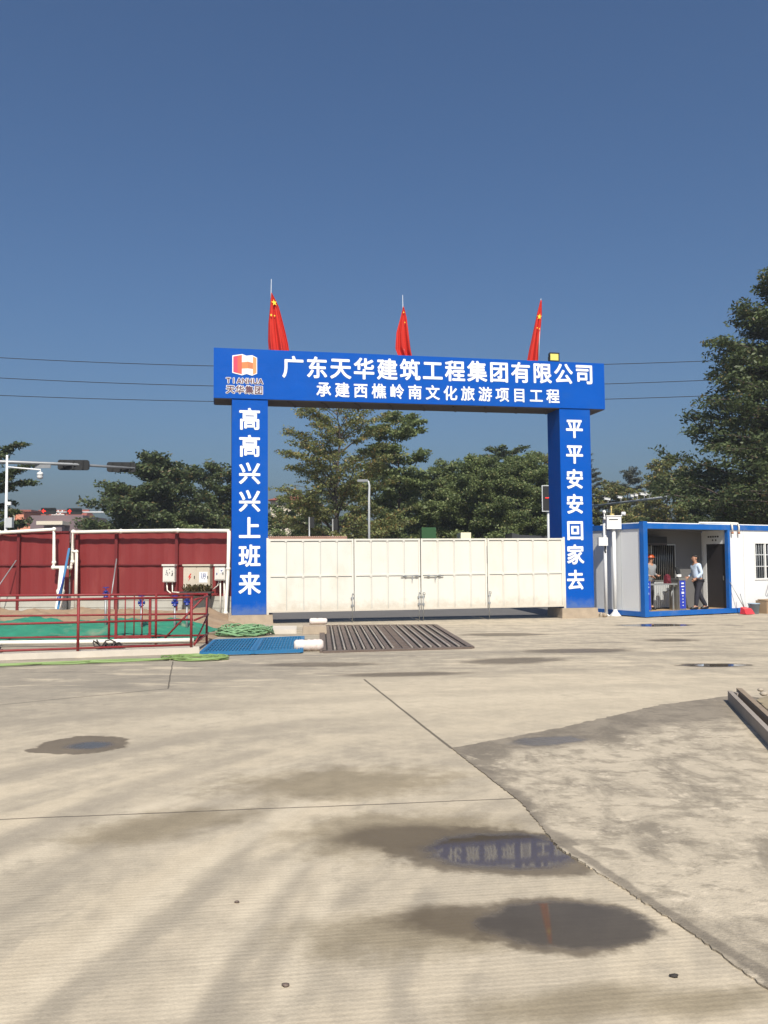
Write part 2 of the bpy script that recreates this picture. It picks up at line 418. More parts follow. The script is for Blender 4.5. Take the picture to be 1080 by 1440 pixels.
    tone = k.math('ADD', k.math('MULTIPLY', k.mixf(nearm, mott, sweep), 0.34), k.math('ADD', k.math('MULTIPLY', sweep2, 0.24), k.math('MULTIPLY', mott, 0.42)))
    c = k.mix(k.step(tone, 0.34, 0.64), (0.325, 0.284, 0.218, 1), (0.492, 0.422, 0.312, 1))
    tr_m = k.math('MULTIPLY', k.math('MULTIPLY', k.step(track, 0.52, 0.70), k.step(n_big, 0.44, 0.60)), k.step(mott, 0.40, 0.56))
    c = k.mix(k.math('MULTIPLY', tr_m, 0.22), c, (0.24, 0.215, 0.175, 1))
    lt = k.noise(k.xyz(rad, k.math('MULTIPLY', ang, 0.42), 11.0), 1.7, 5.0, 0.55)
    lt = k.math('ADD', k.math('MULTIPLY', lt, 0.72), k.math('MULTIPLY', mott, 0.28))
    c = k.mix(k.math('MULTIPLY', k.math('MULTIPLY', k.step(lt, 0.49, 0.60), nearm), 0.5), c, (0.57, 0.485, 0.35, 1))
    c = k.mix(k.math('MULTIPLY', k.math('MULTIPLY', k.step(lt, 0.47, 0.36), nearm), 0.42), c, (0.245, 0.215, 0.168, 1))
    # single tyre sweeps fanning from the near left towards the gate
    def band(pts, w):
        r = None
        for (x1, y1), (x2, y2) in zip(pts, pts[1:]):
            L = math.hypot(x2 - x1, y2 - y1); ux, uy = (x2 - x1) / L, (y2 - y1) / L
            X_ = k.math('SUBTRACT', x, x1); Y_ = k.math('SUBTRACT', y, y1)
            t = k.math('MULTIPLY_ADD', X_, ux, k.math('MULTIPLY', Y_, uy))
            d = k.math('MULTIPLY_ADD', X_, -uy, k.math('MULTIPLY', Y_, ux))
            ex = k.math('MAXIMUM', k.math('MAXIMUM', k.math('MULTIPLY', t, -1.0), k.math('SUBTRACT', t, L)), 0.0)
            d = k.math('SQRT', k.math('ADD', k.math('MULTIPLY', d, d), k.math('MULTIPLY', k.math('MULTIPLY', ex, ex), 0.35)))
            r = d if r is None else k.math('MINIMUM', r, d)
        r = k.math('ADD', r, k.math('MULTIPLY_ADD', mott, 0.16, -0.08))
        return k.math('MULTIPLY', k.step(r, w * 1.15, w * 0.25), k.step(mott, 0.34, 0.52))
    dk = mx([band(p, w) for p, w in (([(-2.3, 3.3), (-1.91, 4.13), (-1.64, 5.2), (-1.15, 6.0), (-0.4, 6.9)], .17), ([(-2.9, 4.3), (-2.34, 5.05), (-1.9, 6.35), (-1.2, 7.4)], .19),
                                     ([(-1.45, 2.6), (-1.2, 3.5), (-0.94, 4.4), (-0.8, 5.4)], .12), ([(-0.68, 2.6), (-0.64, 3.65), (-0.46, 4.7)], .10), ([(-3.6, 6.0), (-2.9, 7.0), (-1.8, 8.2), (0.2, 9.3)], .30), ([(0.1, 2.5), (0.06, 3.4), (0.2, 4.3)], .09),
                                     ([(-4.5, 8.6), (-2.5, 9.6), (0.5, 10.6), (3.5, 11.2)], .32), ([(-4.0, 11.6), (-1.0, 12.3), (2.5, 12.7)], .40), ([(-1.0, 15.0), (3.0, 15.4), (7.0, 15.0)], .55))])
    c = k.mix(k.math('MULTIPLY', dk, 0.50), c, (0.235, 0.208, 0.166, 1))
    lg = mx([band(p, w) for p, w in (([(-1.65, 2.6), (-1.33, 3.6), (-1.1, 4.55), (-0.6, 5.9)], .11), ([(-0.9, 2.6), (-0.74, 3.7), (-0.56, 4.6), (-0.2, 5.6)], .10), ([(-0.42, 2.7), (-0.38, 3.6), (-0.25, 4.8)], .08),
                                     ([(-2.6, 3.9), (-2.1, 4.8), (-1.75, 5.7), (-0.9, 6.9)], .13), ([(-2.0, 9.0), (0.6, 10.2), (3.2, 10.7)], .5))])
    c = k.mix(k.math('MULTIPLY', lg, 0.50), c, (0.57, 0.495, 0.37, 1))
    # greyer traffic film in the middle distance
    film = k.math('MULTIPLY', k.step(y, 7.0, 12.0), k.step(y, 16.0, 24.0, 1.0, 0.4))
    film = k.math('MULTIPLY', film, k.step(k.math('ADD', x, k.math('MULTIPLY', n_big, 4.0)), 5.5, -1.5))
    c = k.mix(k.math('MULTIPLY', film, 0.60), c, (0.235, 0.212, 0.172, 1))
    stk = k.noise(k.scale(g, (0.34, 1.5, 1)), 1.1, 7.0, 0.70)
    far = k.step(y, 8.0, 13.0)
    c = k.mix(k.math('MULTIPLY', k.math('MULTIPLY', k.step(stk, 0.53, 0.66), far), 0.62), c, (0.185, 0.165, 0.135, 1))
    c = k.mix(k.math('MULTIPLY', blob(1.6, 10.6, 3.6, 2.2, 0.1, 0.6, 0.4), 0.45), c, (0.56, 0.48, 0.35, 1))
    c = k.mix(k.math('MULTIPLY', k.math('MULTIPLY', k.step(k.noise(k.scale(g, (0.35, 1.2, 1)), 1.9, 7.0, 0.68), 0.52, 0.66), far), 0.6), c, (0.62, 0.525, 0.38, 1))
    # dirt blotches, specks
    blot = k.step(k.noise(g, 1.1, 8.0, 0.74, 0.3), 0.55, 0.70)
    c = k.mix(k.math('MULTIPLY', blot, 0.13), c, (0.215, 0.185, 0.14, 1))
    speck = k.step(k.noise(g, 26.0, 4.0, 0.7), 0.64, 0.74)
    c = k.mix(k.math('MULTIPLY', speck, 0.30), c, (0.18, 0.155, 0.12, 1))
    damp = mx([blob(-0.35, 6.45, 0.85, 0.42, 0.15, 0.5, 0.55), blob(-1.45, 5.45, 0.55, 0.26, 0.5, 0.5, 0.5), blob(0.15, 3.9, 0.55, 0.24, 0.1, 0.5, 0.5),
               blob(0.72, 3.28, 0.42, 0.12, 0.2, 0.6, 0.5), blob(1.25, 3.3, 0.35, 0.10, 0.1, 0.6, 0.5), blob(0.2, 5.25, 0.75, 0.42, 0.0, 0.45, 0.5)])
    c = k.mix(k.math('MULTIPLY', damp, 0.66), c, (0.195, 0.158, 0.098, 1))
    # grain and brush lines
    gr = k.math('MULTIPLY_ADD', n_grain, 0.30, 0.85); fn = k.math('MULTIPLY_ADD', n_fine, 0.34, 0.83)
    gf = k.math('MULTIPLY', gr, fn); c = k.mix(1.0, c, k.xyz(gf, gf, gf), 'MULTIPLY')
    br = k.math('SINE', k.math('MULTIPLY', k.math('ADD', k.math('MULTIPLY_ADD', x, -0.14, y), k.math('MULTIPLY', n_warp, 0.05)), 2 * math.pi / 0.034))
    brn = k.noise(k.xyz(k.math('MULTIPLY', x, 1.5), k.math('MULTIPLY', k.math('MULTIPLY_ADD', x, -0.14, y), 30.0)), 1.0, 2.0)
    near = k.step(y, 6.5, 4.0)
    bl = k.math('MULTIPLY', k.math('MULTIPLY', k.math('ADD', k.math('MULTIPLY', br, 0.35), k.math('MULTIPLY_ADD', brn, 2.0, -1.0)), near), 0.10)
    bl1 = k.math('ADD', bl, 1.0); c = k.mix(1.0, c, k.xyz(bl1, bl1, bl1), 'MULTIPLY')
    # joints and cracks
    joints = mx([seg(-0.30, 12.0, 0.60, 7.6, 0.022, 0.01), seg(-2.9, 11.2, -3.6, 14.2, 0.014, 0.02),
                 seg(-4.5, 5.35, 0.95, 6.02, 0.013, 0.02), seg(-6.0, 9.0, -2.9, 11.2, 0.02, 0.05)])
    c = k.mix(k.math('MULTIPLY', joints, 0.8), c, (0.07, 0.06, 0.048, 1))
    # standing water
    P = [(0.52, 5.0, 0.58, 0.40, 0.02, 0.14), (0.15, 5.2, 0.42, 0.25, 0.0, 0.35), (0.75, 4.85, 0.42, 0.30, 0.0, 0.14), (0.80, 3.98, 0.44, 0.30, 0.05, 0.12), (0.42, 4.02, 0.42, 0.17, -0.05, 0.3), (-2.80, 7.82, 0.42, 0.38, 0.0, 0.06), (-2.98, 7.60, 0.26, 0.13, 0.0, 0.06),
         (5.25, 13.4, 0.62, 0.24, 0.0, 0.12), (7.0, 21.5, 1.0, 0.45, 0.1, 0.1), (2.2, 14.1, 0.85, 0.40, 0.25, 0.35), (3.6, 15.6, 1.0, 0.35, 0.1, 0.3),
         (-1.0, 13.7, 0.9, 0.28, 0.05, 0.35), (0.3, 12.5, 0.9, 0.22, 0.1, 0.4), (2.7, 19.0, 0.9, 0.4, 0.0, 0.35), (10.6, 17.0, 1.6, 0.5, 0.1, 0.5), (6.0, 17.5, 0.5, 0.3, 0, 0.4)]
    wet = mx([blob(a, b, rx, ry, ro, so, 0.30) for a, b, rx, ry, ro, so in P])
    deep = mx([blob(0.66, 4.97, 0.46, 0.30, 0.0, 0.2, 0.28), blob(0.84, 3.98, 0.40, 0.24, 0.0, 0.16, 0.28), blob(-2.72, 7.78, 0.20, 0.15, 0, 0.4, 0.3), blob(7.0, 21.5, 0.9, 0.4, 0.1, 0.2, 0.3), blob(5.25, 13.4, 0.5, 0.18, 0, 0.3, 0.3)])
    c = k.mix(k.math('MULTIPLY', wet, 0.78), c, (0.095, 0.073, 0.047, 1))
    c = k.mix(k.math('MULTIPLY', deep, 0.6), c, (0.042, 0.036, 0.030, 1))
    k.put(k.p.inputs['Base Color'], c)
    rough = k.mixf(wet, 0.88, 0.5); rough = k.mixf(deep, rough, 0.035)
    k.p.inputs['IOR'].default_value = 1.33; k.p.inputs['Specular IOR Level'].default_value = 0.27
    k.put(k.p.inputs['Roughness'], rough)
    hgt = k.math('ADD', k.math('MULTIPLY', n_fine, 0.5), k.math('ADD', k.math('MULTIPLY', n_grain, 0.3), k.math('MULTIPLY', bl, 1.5)))
    k.bump(hgt, k.mixf(wet, 0.5, k.mixf(deep, 0.12, 0.0)), 0.012)
    return k.m

def sheet(name, pts, z, m):
    mb = MB(); mb.add([(p[0], p[1], z) for p in pts], [tuple(range(len(pts)))])
    return structure(mb.build(name, m))

ring = [(-175, -12), (175, -12), (175, 215), (-175, 215)]
sheet('ground', ring, -0.03, M['asphalt'])
yard = [(-14, -8), (22, -8), (22, 32), (8, 27), (6.6, 25.6), (-3.9, 23.4), (-4.2, 24.6), (-14, 26.6)]
sheet('concrete_yard', yard, 0.0, ground_material())
sheet('road', [(-165, 30), (165, 40), (165, 52), (-165, 42)], -0.022, M['asphalt'])

def patch_slab():
    random.seed(11)
    def edge(a, b, n, j):
        out = []
        for i in range(n):
            t = i / n; out.append((a[0] + (b[0] - a[0]) * t + random.uniform(-j, j), a[1] + (b[1] - a[1]) * t + random.uniform(-j, j)))
        return out
    ol = edge((1.75, 2.3), (1.38, 3.9), 60, 0.007) + edge((1.38, 3.9), (1.02, 5.0), 60, 0.009) + edge((1.02, 5.0), (0.95, 5.9), 50, 0.008) + edge((0.95, 5.9), (0.60, 7.58), 70, 0.006) + \
         edge((0.60, 7.58), (1.75, 8.45), 30, 0.012) + edge((1.75, 8.45), (3.2, 9.75), 34, 0.02) + edge((3.2, 9.75), (4.25, 10.35), 20, 0.02) + [(4.25, 10.35), (9, 11.2), (9, 2.0)]
    n = len(ol)
    mb = MB(); mb.add([(p[0], p[1], 0.009) for p in ol] + [(p[0], p[1], -0.01) for p in ol],
                      [tuple(reversed(range(n)))] + [(i, i + n, (i + 1) % n + n, (i + 1) % n) for i in range(n)])
    o = mb.build('concrete_patch', ground_material(True)); structure(o)
patch_slab()

# ------------------------------------------------------------------ entrance arch
GX = dict(loc=(-4.092, 22.3, 0.253), rot=(0, -0.0044, 0.1986))
def gate_frame(o): o.location = GX['loc']; o.rotation_euler = GX['rot']; return o
def gw(x, y, z):                                            # arch frame to world
    m = Matrix.Translation(GX['loc']) @ Matrix.Rotation(0.1986, 4, 'Z') @ Matrix.Rotation(-0.0044, 4, 'Y')
    return m @ Vector((x, y, z))
arch = gate_frame(thing('entrance_arch', 'tall blue entrance arch with white Chinese lettering on beam and both pillars', 'gateway'))
LARCH = 10.437
for px, chars, cx, zs, sc, lab in ((0.0, '高高兴兴上班来', 0.476, (5.295, 4.555, 3.81, 3.06, 2.325, 1.575, 0.83), 0.62, 'blue pillar lettered 高高兴兴上班来'),
                                   (LARCH - 0.965, '平平安安回家去', 9.90, (5.255, 4.495, 3.755, 3.02, 2.245, 1.54, 0.80), 0.60, 'blue pillar lettered 平平安安回家去')):
    mb = MB(); mb.span((px, 0, 0), (px + 0.965, 0.9, 5.85))
    pil = mb.build('pillar', M['blue_banner'], arch); pil['label'] = lab
    mb = MB()
    for xx in (px + 0.012, px + 0.953):
        mb.span((xx - 0.012, -0.006, 0.01), (xx + 0.012, -0.001, 5.84))
    mb.build('edge_trim', M['blue_banner'], pil)
    mb = MB()
    for i, (ch, zz) in enumerate(zip(chars, zs)):
        letter(mb, ch, cx + (0.0 if px == 0 else (0.035 - 0.011 * i)), zz, sc, 0.97 if px == 0 else 0.93, 0.026)
    mb.build('lettering', M['white_vinyl'], pil)
mb = MB(); mb.span((-0.49, -0.03, 5.856), (LARCH + 0.477, 0.93, 7.231))
beam = mb.build('beam', M['blue_banner'], arch)
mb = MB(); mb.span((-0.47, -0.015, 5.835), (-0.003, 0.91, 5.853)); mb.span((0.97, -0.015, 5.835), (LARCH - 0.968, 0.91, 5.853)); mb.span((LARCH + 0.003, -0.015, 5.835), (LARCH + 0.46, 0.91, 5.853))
for i in range(9):
    xx = 1.5 + i * 0.95
    mb.beam((xx, 0.05, 5.82), (xx + 0.3, 0.85, 5.82), 0.05, 0.02)
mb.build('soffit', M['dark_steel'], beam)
mb = MB()
row1 = '广东天华建筑工程集团有限公司'
for i, ch in enumerate(row1): letter(mb, ch, 1.656 + 0.6630 * i, 6.767 + 0.0085 * i, 0.63, 0.97, 0.026, -0.034)
mb.build('lettering', M['white_vinyl'], beam)['label'] = 'upper line of large white characters'
mb = MB()
row2 = '承建西樵岭南文化旅游项目工程'
for i, ch in enumerate(row2): letter(mb, ch, 2.503 + 0.5207 * i, 6.172 + 0.0015 * i, 0.435, 0.97, 0.024, -0.034)
mb.build('lettering', M['white_vinyl'], beam)['label'] = 'lower line of smaller white characters'
# emblem
def lx(X): return -0.006 + (X - 234) / 315 * 0.671
def lz(Y): return 7.078 - (Y - 162) / 270 * 0.565
def emblem(name, polys, color, y, parent):
    mb = MB()
    for p in polys: mb.prism([(lx(a), lz(b)) for a, b in reversed(p)], (0, y, 0), (1, 0, 0), (0, 0, 1), 0.002)
    return mb.build(name, mat(name + ' ink', color, 0.5, var=0.03), parent)
em = emblem('emblem', [[(240, 183), (365, 160), (418, 180), (490, 170), (553, 200), (553, 412), (490, 441), (420, 420), (362, 441), (240, 412)]], (0.82, 0.82, 0.80, 1), -0.036, beam)
emblem('emblem_side', [[(252, 197), (306, 184), (306, 415), (252, 401)]], rgb(236, 62, 92), -0.039, em)
emblem('emblem_bar', [[(306, 184), (360, 172), (360, 426), (306, 415)]], rgb(238, 92, 70), -0.039, em)
emblem('emblem_bar', [[(500, 186), (544, 207), (544, 402), (500, 428)]], rgb(232, 150, 96), -0.039, em)
emblem('emblem_bridge', [[(360, 268), (436, 256), (436, 346), (360, 352)]], rgb(240, 128, 74), -0.039, em)
emblem('emblem_shade', [[(436, 256), (500, 272), (500, 352), (436, 346)]], rgb(196, 118, 74), -0.039, em)
def small_text(txt, x0, x1, z, size, sx):
    mo, mi = MB(), MB(); n = len(txt); xs = [x0 + (x1 - x0) * (i + 0.5) / n for i in range(n)]
    for ch, xx in zip(txt, xs):
        letter(mo, ch, xx, z, size, sx, 0.085, -0.034, 12); letter(mi, ch, xx, z, size, sx, 0.022, -0.042, 8)
    lt = mo.build('lettering', M['white_vinyl'], beam); mi.build('lettering_fill', mat('dark brown ink', rgb(96, 60, 72), 0.5), lt)
small_text('TIANHUA', -0.17, 0.84, 6.345, 0.205, 0.95)
small_text('天华集团', -0.17, 0.84, 6.10, 0.235, 1.02)

for x0, x1, lab in ((-0.10, 1.10, 'left rough concrete footing under the blue pillar ending in 来'), (LARCH - 1.05, LARCH + 0.08, 'right rough concrete footing under the blue pillar ending in 去')):
    a, b = gw((x0 + x1) / 2, 0.45, 0), 0
    t = MB(); h = a.z + 0.0
    t.box((0, 0, -0.02 + (h - 0.004) / 2 + 0.01), (x1 - x0, 1.12, h + 0.02), None, 0.97)
    o = t.build('concrete_footing', M['plinth']); o.location = (a.x, a.y, -0.003); o.rotation_euler = (0, 0, 0.1986)
    tag(o, lab, 'footing', 'concrete footings of the arch')

# gate leaves (four, cream sheet)
leafs = [(0.985, 3.31), (3.33, 5.20), (5.225, 7.155), (7.18, 9.475)]
glab = ['cream metal gate leaf beside the pillar lettered 高高兴兴上班来', 'cream metal gate leaf left of the central meeting stiles',
        'cream metal gate leaf right of the central stiles with a sliding bolt', 'cream metal gate leaf beside the pillar lettered 平平安安回家去']
for i, ((a, b), lab) in enumerate(zip(leafs, glab)):
    g = gate_frame(thing('gate_leaf', lab, 'gate', group='cream sheet metal gate leaves'))
    zb, zt, zm = 0.045, 2.03, 1.03
    w = 0.05
    mb = MB(); mb.span((a + w, -0.020, zb + w), (b - w, -0.012, zt - w)); mb.build('panel', M['gate_white'], g)
    mb = MB()
    mb.span((a, -0.05, zb), (a + w, 0.0, zt)); mb.span((b - w, -0.05, zb), (b, 0.0, zt))
    mb.span((a + w, -0.049, zt - w), (b - w, 0.0, zt - 0.001)); mb.span((a + w, -0.049, zb + 0.001), (b - w, 0.0, zb + w))
    mb.build('frame', M['gate_white'], g)
    mb = MB(); mb.span((a + w, -0.042, zm - 0.025), (b - w, -0.021, zm + 0.025)); mb.build('cross_rail', M['gate_white'], g)
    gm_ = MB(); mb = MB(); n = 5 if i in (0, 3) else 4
    for j in range(1, n):
        xx = a + (b - a) * j / n
        mb.span((xx - 0.013, -0.040, zb + w), (xx + 0.013, -0.0205, zm - 0.026)); mb.span((xx - 0.013, -0.040, zm + 0.026), (xx + 0.013, -0.0205, zt - w))
        gm_.span((xx + 0.0135, -0.0215, zb + w), (xx + 0.026, -0.0202, zm - 0.026)); gm_.span((xx + 0.0135, -0.0215, zm + 0.026), (xx + 0.026, -0.0202, zt - w))  # grey strip beside each rib, a shadow line laid on as colour
        mb.span((xx - 0.03, -0.046, zt - w - 0.03), (xx + 0.03, -0.0305, zt - w - 0.002)); mb.span((xx - 0.03, -0.046, zm - 0.055), (xx + 0.03, -0.0305, zm - 0.027))
    gm_.span((a + w, -0.0215, zm - 0.042), (b - w, -0.0202, zm - 0.0255)); gm_.span((a + w, -0.0215, zt - w - 0.018), (b - w, -0.0202, zt - w - 0.0005))  # grey strips stand in for the shade under cross rail and top frame
    mb.build('rib', M['gate_white'], g); gm_.build('shade_line', M['grey_steel'], g)
    xb = b - 0.045 if i < 2 else a + 0.045 + (0.0 if i == 2 else -0.02)
    if i != 3 or True:
        mb = MB(); mb.tube([(xb, -0.065, -0.235), (xb, -0.065, 0.52)], 0.013, 6); mb.tube([(xb, -0.065, 0.52), (xb + 0.05, -0.085, 0.52), (xb + 0.05, -0.085, 0.46)], 0.010, 6)
        mb.box((xb, -0.055, 0.20), (0.08, 0.02, 0.05)); mb.box((xb, -0.055, 0.40), (0.08, 0.02, 0.05))
        mb.build('drop_bolt', M['grey_steel'], g)
    if i in (1, 2):
        mb = MB(); xx = b - 0.28 if i == 1 else a + 0.36
        mb.tube([(xx - 0.28, -0.07, 0.985), (xx + 0.28, -0.07, 0.985)], 0.014, 6); mb.beam((xx + 0.04, -0.08, 0.985), (xx + 0.04, -0.09, 0.86), 0.02, 0.02)
        mb.box((xx - 0.15, -0.06, 0.985), (0.06, 0.025, 0.06)); mb.box((xx + 0.17, -0.06, 0.985), (0.06, 0.025, 0.06))
        mb.build('sliding_bolt', M['grey_steel'], g)
    if i in (0, 3):
        mb = MB(); xx = a - 0.03 if i == 0 else b + 0.03
        mb.span((xx - 0.03, -0.06, -0.02), (xx + 0.03, -0.002, 2.06)); mb.build('hinge_post', M['gate_white'], g)

# flags on the beam
def star(mb, org, ux, uy, r):
    pts = []
    for i in range(10):
        rr = r if i % 2 == 0 else r * 0.4; a = math.pi / 2 + i * math.pi / 5
        pts.append((rr * math.cos(a), rr * math.sin(a)))
    mb.prism(pts, org, ux, uy, 0.004)
def flag(x, top, cloth_top, prof, lean, label, seed, stars):
    """hanging cloth: prof gives (height below top 0..1, left edge, right edge) relative to the pole"""
    base = gw(x, 0.55, 7.232)
    f = thing('flag', label, 'flag', base, 0.1986, 'red flags on the arch beam')
    mb = MB(); mb.tube([(0, 0, 0), (lean * 0.5, 0, top * 0.5), (lean, 0, top)], [0.014, 0.011, 0.006], 8); mb.build('pole', M['white_pole'], f)
    rnd = random.Random(seed); nu, nv = 36, 30; H = cloth_top - 0.03; vs, fs = [], []
    ph = rnd.uniform(0, 6)
    def edge(t):
        for (t0, l0, r0), (t1, l1, r1) in zip(prof, prof[1:]):
            if t <= t1: q = (t - t0) / (t1 - t0); return l0 + (l1 - l0) * q, r0 + (r1 - r0) * q
        return prof[-1][1:]
    def P(u, t):
        l, r = edge(t); z = 0.03 + H * (1 - t)
        xx = l + (r - l) * u + lean * z / top
        amp = 0.02 + 0.16 * t * (0.4 + 0.6 * u)
        yy = amp * math.sin(u * 13 + ph + t * 1.3) * 0.55 + amp * 0.4 * math.sin(u * 27 + ph * 2 - t * 2) - 0.02
        z += 0.05 * math.sin(u * 9 + ph) * t * (1 if t > 0.7 else 0.4)
        return Vector((xx, yy, max(z, 0.012)))
    for i in range(nv + 1):
        for j in range(nu + 1): vs.append(P(j / nu, i / nv))
    for i in range(nv):
        for j in range(nu):
            a = i * (nu + 1) + j; fs.append((a, a + nu + 1, a + nu + 2, a + 1))
    mb = MB(); mb.add(vs, fs, True); cl = mb.build('cloth', M['flag_red'], f)
    so = cl.modifiers.new('thickness', 'SOLIDIFY'); so.thickness = 0.004
    for u, t, r in stars:
        mb = MB(); p = P(u, t); du = (P(u + 0.03, t) - P(u - 0.03, t)); dv = P(u, t - 0.03) - P(u, t + 0.03)
        ux = Vector((1, 0, 0)) * 0.8; uy = dv.normalized()
        star(mb, p + Vector((0, -0.05, 0)), ux, uy, r); mb.build('star', M['flag_yellow'], cl)
flag(1.06, 2.18, 1.78, [(0, 0.0, 0.02), (0.22, -0.02, 0.22), (0.5, -0.06, 0.36), (0.8, -0.06, 0.5), (1, -0.03, 0.56)], 0.03, 'red flag at the logo end of the beam, its star showing', 3, [(0.55, 0.17, 0.10), (0.45, 0.37, 0.035), (0.15, 0.38, 0.045)])
flag(4.94, 1.93, 1.58, [(0, 0.0, 0.02), (0.2, -0.08, 0.09), (0.5, -0.22, 0.14), (0.8, -0.27, 0.19), (1, -0.16, 0.24)], -0.04, 'red flag on the middle of the beam, drooping with folds', 5, [(0.45, 0.12, 0.03), (0.7, 0.3, 0.03)])
flag(9.07, 2.06, 2.0, [(0, -0.02, 0.02), (0.2, -0.10, 0.04), (0.5, -0.20, 0.02), (0.8, -0.30, 0.0), (1, -0.36, -0.02)], 0.12, 'slim red flag beside the floodlight on the beam', 8, [(0.5, 0.26, 0.10), (0.3, 0.44, 0.03), (0.7, 0.46, 0.03)])

fl = thing('floodlight', 'black floodlight with yellow lens on top of the blue beam', 'floodlight', gw(9.49, 0.35, 7.232), 0.1986); fl.scale = (1.05, 1.05, 1.15)
mb = MB(); mb.span((-0.14, -0.03, 0.09), (0.14, 0.07, 0.30)); mb.span((-0.15, -0.045, 0.285), (0.15, -0.031, 0.31)); mb.span((-0.15, -0.045, 0.08), (0.15, -0.031, 0.105)); mb.span((-0.15, -0.045, 0.106), (-0.125, -0.031, 0.284)); mb.span((0.125, -0.045, 0.106), (0.15, -0.031, 0.284)); mb.build('housing', M['black'], fl)
mb = MB(); mb.span((-0.122, -0.036, 0.108), (0.122, -0.0305, 0.282)); mb.build('lens', M['flood'], fl)
mb = MB(); mb.span((-0.12, -0.02, 0.0), (0.12, 0.05, 0.02)); mb.span((-0.17, 0.0, 0.0), (-0.152, 0.03, 0.2)); mb.span((0.152, 0.0, 0.0), (0.17, 0.03, 0.2)); mb.span((-0.10, -0.02, 0.021), (0.10, 0.05, 0.08)); mb.build('bracket', M['black'], fl)

# ------------------------------------------------------------------ red hoarding and its pipes
def hoarding(label, p, q, z0, z1, posts, braced):
    p, q = Vector(p), Vector(q); d = q - p; L = d.length; a = math.atan2(d.y, d.x)
    h = thing('hoarding', label, 'hoarding', (p.x, p.y, 0), a, 'red site hoarding')
    mb = MB(); n = int(L / 0.125); pts = []
    vs, fs = [], []
    for i in range(n + 1):
        x = L * i / n; off = -0.012 if i % 4 in (0, 1) else 0.0
        vs += [(x, off, z0), (x, off, z1)]
        if i: fs.append((2 * i - 2, 2 * i, 2 * i + 1, 2 * i - 1))
    mb.add(vs, fs)
    o = mb.build('panel', M['hoarding'], h)
    so = o.modifiers.new('thickness', 'SOLIDIFY'); so.thickness = 0.03; so.offset = -1
    mb = MB(); mb.span((0, -0.05, z1 + 0.002), (L, 0.05, z1 + 0.05)); mb.build('cap_rail', M['hoard_post'], h)
    mb = MB(); mb.span((0, -0.06, 1.58), (L, -0.016, 1.62)); mb.build('mid_rail', M['hoard_post'], h)
    mb = MB(); mb.span((0, -0.06, z0 - 0.03), (L, 0.04, z0)); mb.build('bottom_rail', M['hoard_post'], h)
    for x in posts:
        mb = MB(); mb.span((x - 0.045, -0.13, 0), (x + 0.045, -0.062, z1)); mb.build('post', M['hoard_post'], h)
        if braced: mb = MB(); mb.tube([(x - 0.04, -0.15, 1.75), (x - 0.55, -1.3, 0.05)], 0.018, 6); mb.build('brace', M['grey_steel'], h)
    mb = MB(); mb.span((0, -0.10, -0.02), (L, 0.12, z0 - 0.032))
    for zz in (0.3, 0.52): mb.span((0, -0.115, zz), (L, -0.1005, zz + 0.03))
    mb.build('base_wall', M['base_wall'], h)
    return h
hoarding('long red hoarding bay behind the white pipe, left end', (-16, 26.6), (-9.78, 25.75), 0.68, 2.60, (4.65,), True)
hoarding('red hoarding bay carrying the grey electric boxes', (-9.70, 25.70), (-4.35, 25.0), 0.68, 2.60, (0.25, 1.52, 3.45), False)

def pipe(mb, pts, r):
    mb.tube(pts, r, 8)
    for p in pts[1:-1]: mb.ball(p, r * 1.35, 8, 5)
wp = thing('water_pipe', 'white plastic water pipe running along the top of red hoarding', 'pipe', (-9.8, 25.3, 0))
def wl(px, py, Y): v = at(px, py, Y); return (v.x + 9.8, v.y - 25.3, v.z)
mb = MB(); pipe(mb, [wl(-120, 757, 26.3), wl(0, 749, 25.9), wl(76, 744.5, 25.45), wl(76, 791, 25.45), wl(75, 798, 25.42), wl(91, 798, 25.4)], 0.055); mb.build('left_run', M['pvc'], wp)
mb = MB(); pipe(mb, [wl(323, 746.5, 24.75), wl(250, 746, 24.95), wl(170, 747, 25.2), wl(103, 748, 25.4), wl(102, 790, 25.4), wl(99, 798, 25.4), wl(91.5, 798, 25.4)], 0.055); mb.build('right_run', M['pvc'], wp)
mb = MB(); pipe(mb, [wl(88, 799, 25.38), wl(85, 832, 25.2), wl(80, 868, 24.6), wl(78, 888, 21.5)], 0.10); mb.build('main_drop', M['pvc'], wp)
mb = MB(); pipe(mb, [wl(102, 775, 25.37), wl(107.5, 776, 25.37), wl(106.5, 855, 25.2)], 0.05); mb.build('branch', M['pvc'], wp)
mb = MB(); pipe(mb, [wl(322, 746.5, 24.7), wl(321, 800, 24.6), wl(317.5, 862, 24.5), wl(305, 872, 24.2), wl(298, 870, 24.2)], 0.055); mb.build('end_drop', M['pvc'], wp)

pl = thing('blue_plank', 'long blue plank leaning on the red hoarding over white pipe', 'plank', at(80, 862, 24.4))
v = at(97.5, 771, 25.28) - at(80, 862, 24.4)
mb = MB(); mb.beam((0, 0, -0.05), v, 0.065, 0.03); mb.build('board', M['blue_paint'], pl)
mb = MB(); mb.beam((0.02, -0.035, 0.4), v * 0.55 + Vector((0.02, -0.035, 0)), 0.03, 0.02); mb.build('batten', M['valve_blue'], pl)
tag(MB().tube([at(164, 786, 25.2), at(156, 842, 24.3)], 0.02, 6).build('steel_prop', M['grey_steel']), 'thin steel prop leaning against hoarding near blue valve', 'prop')

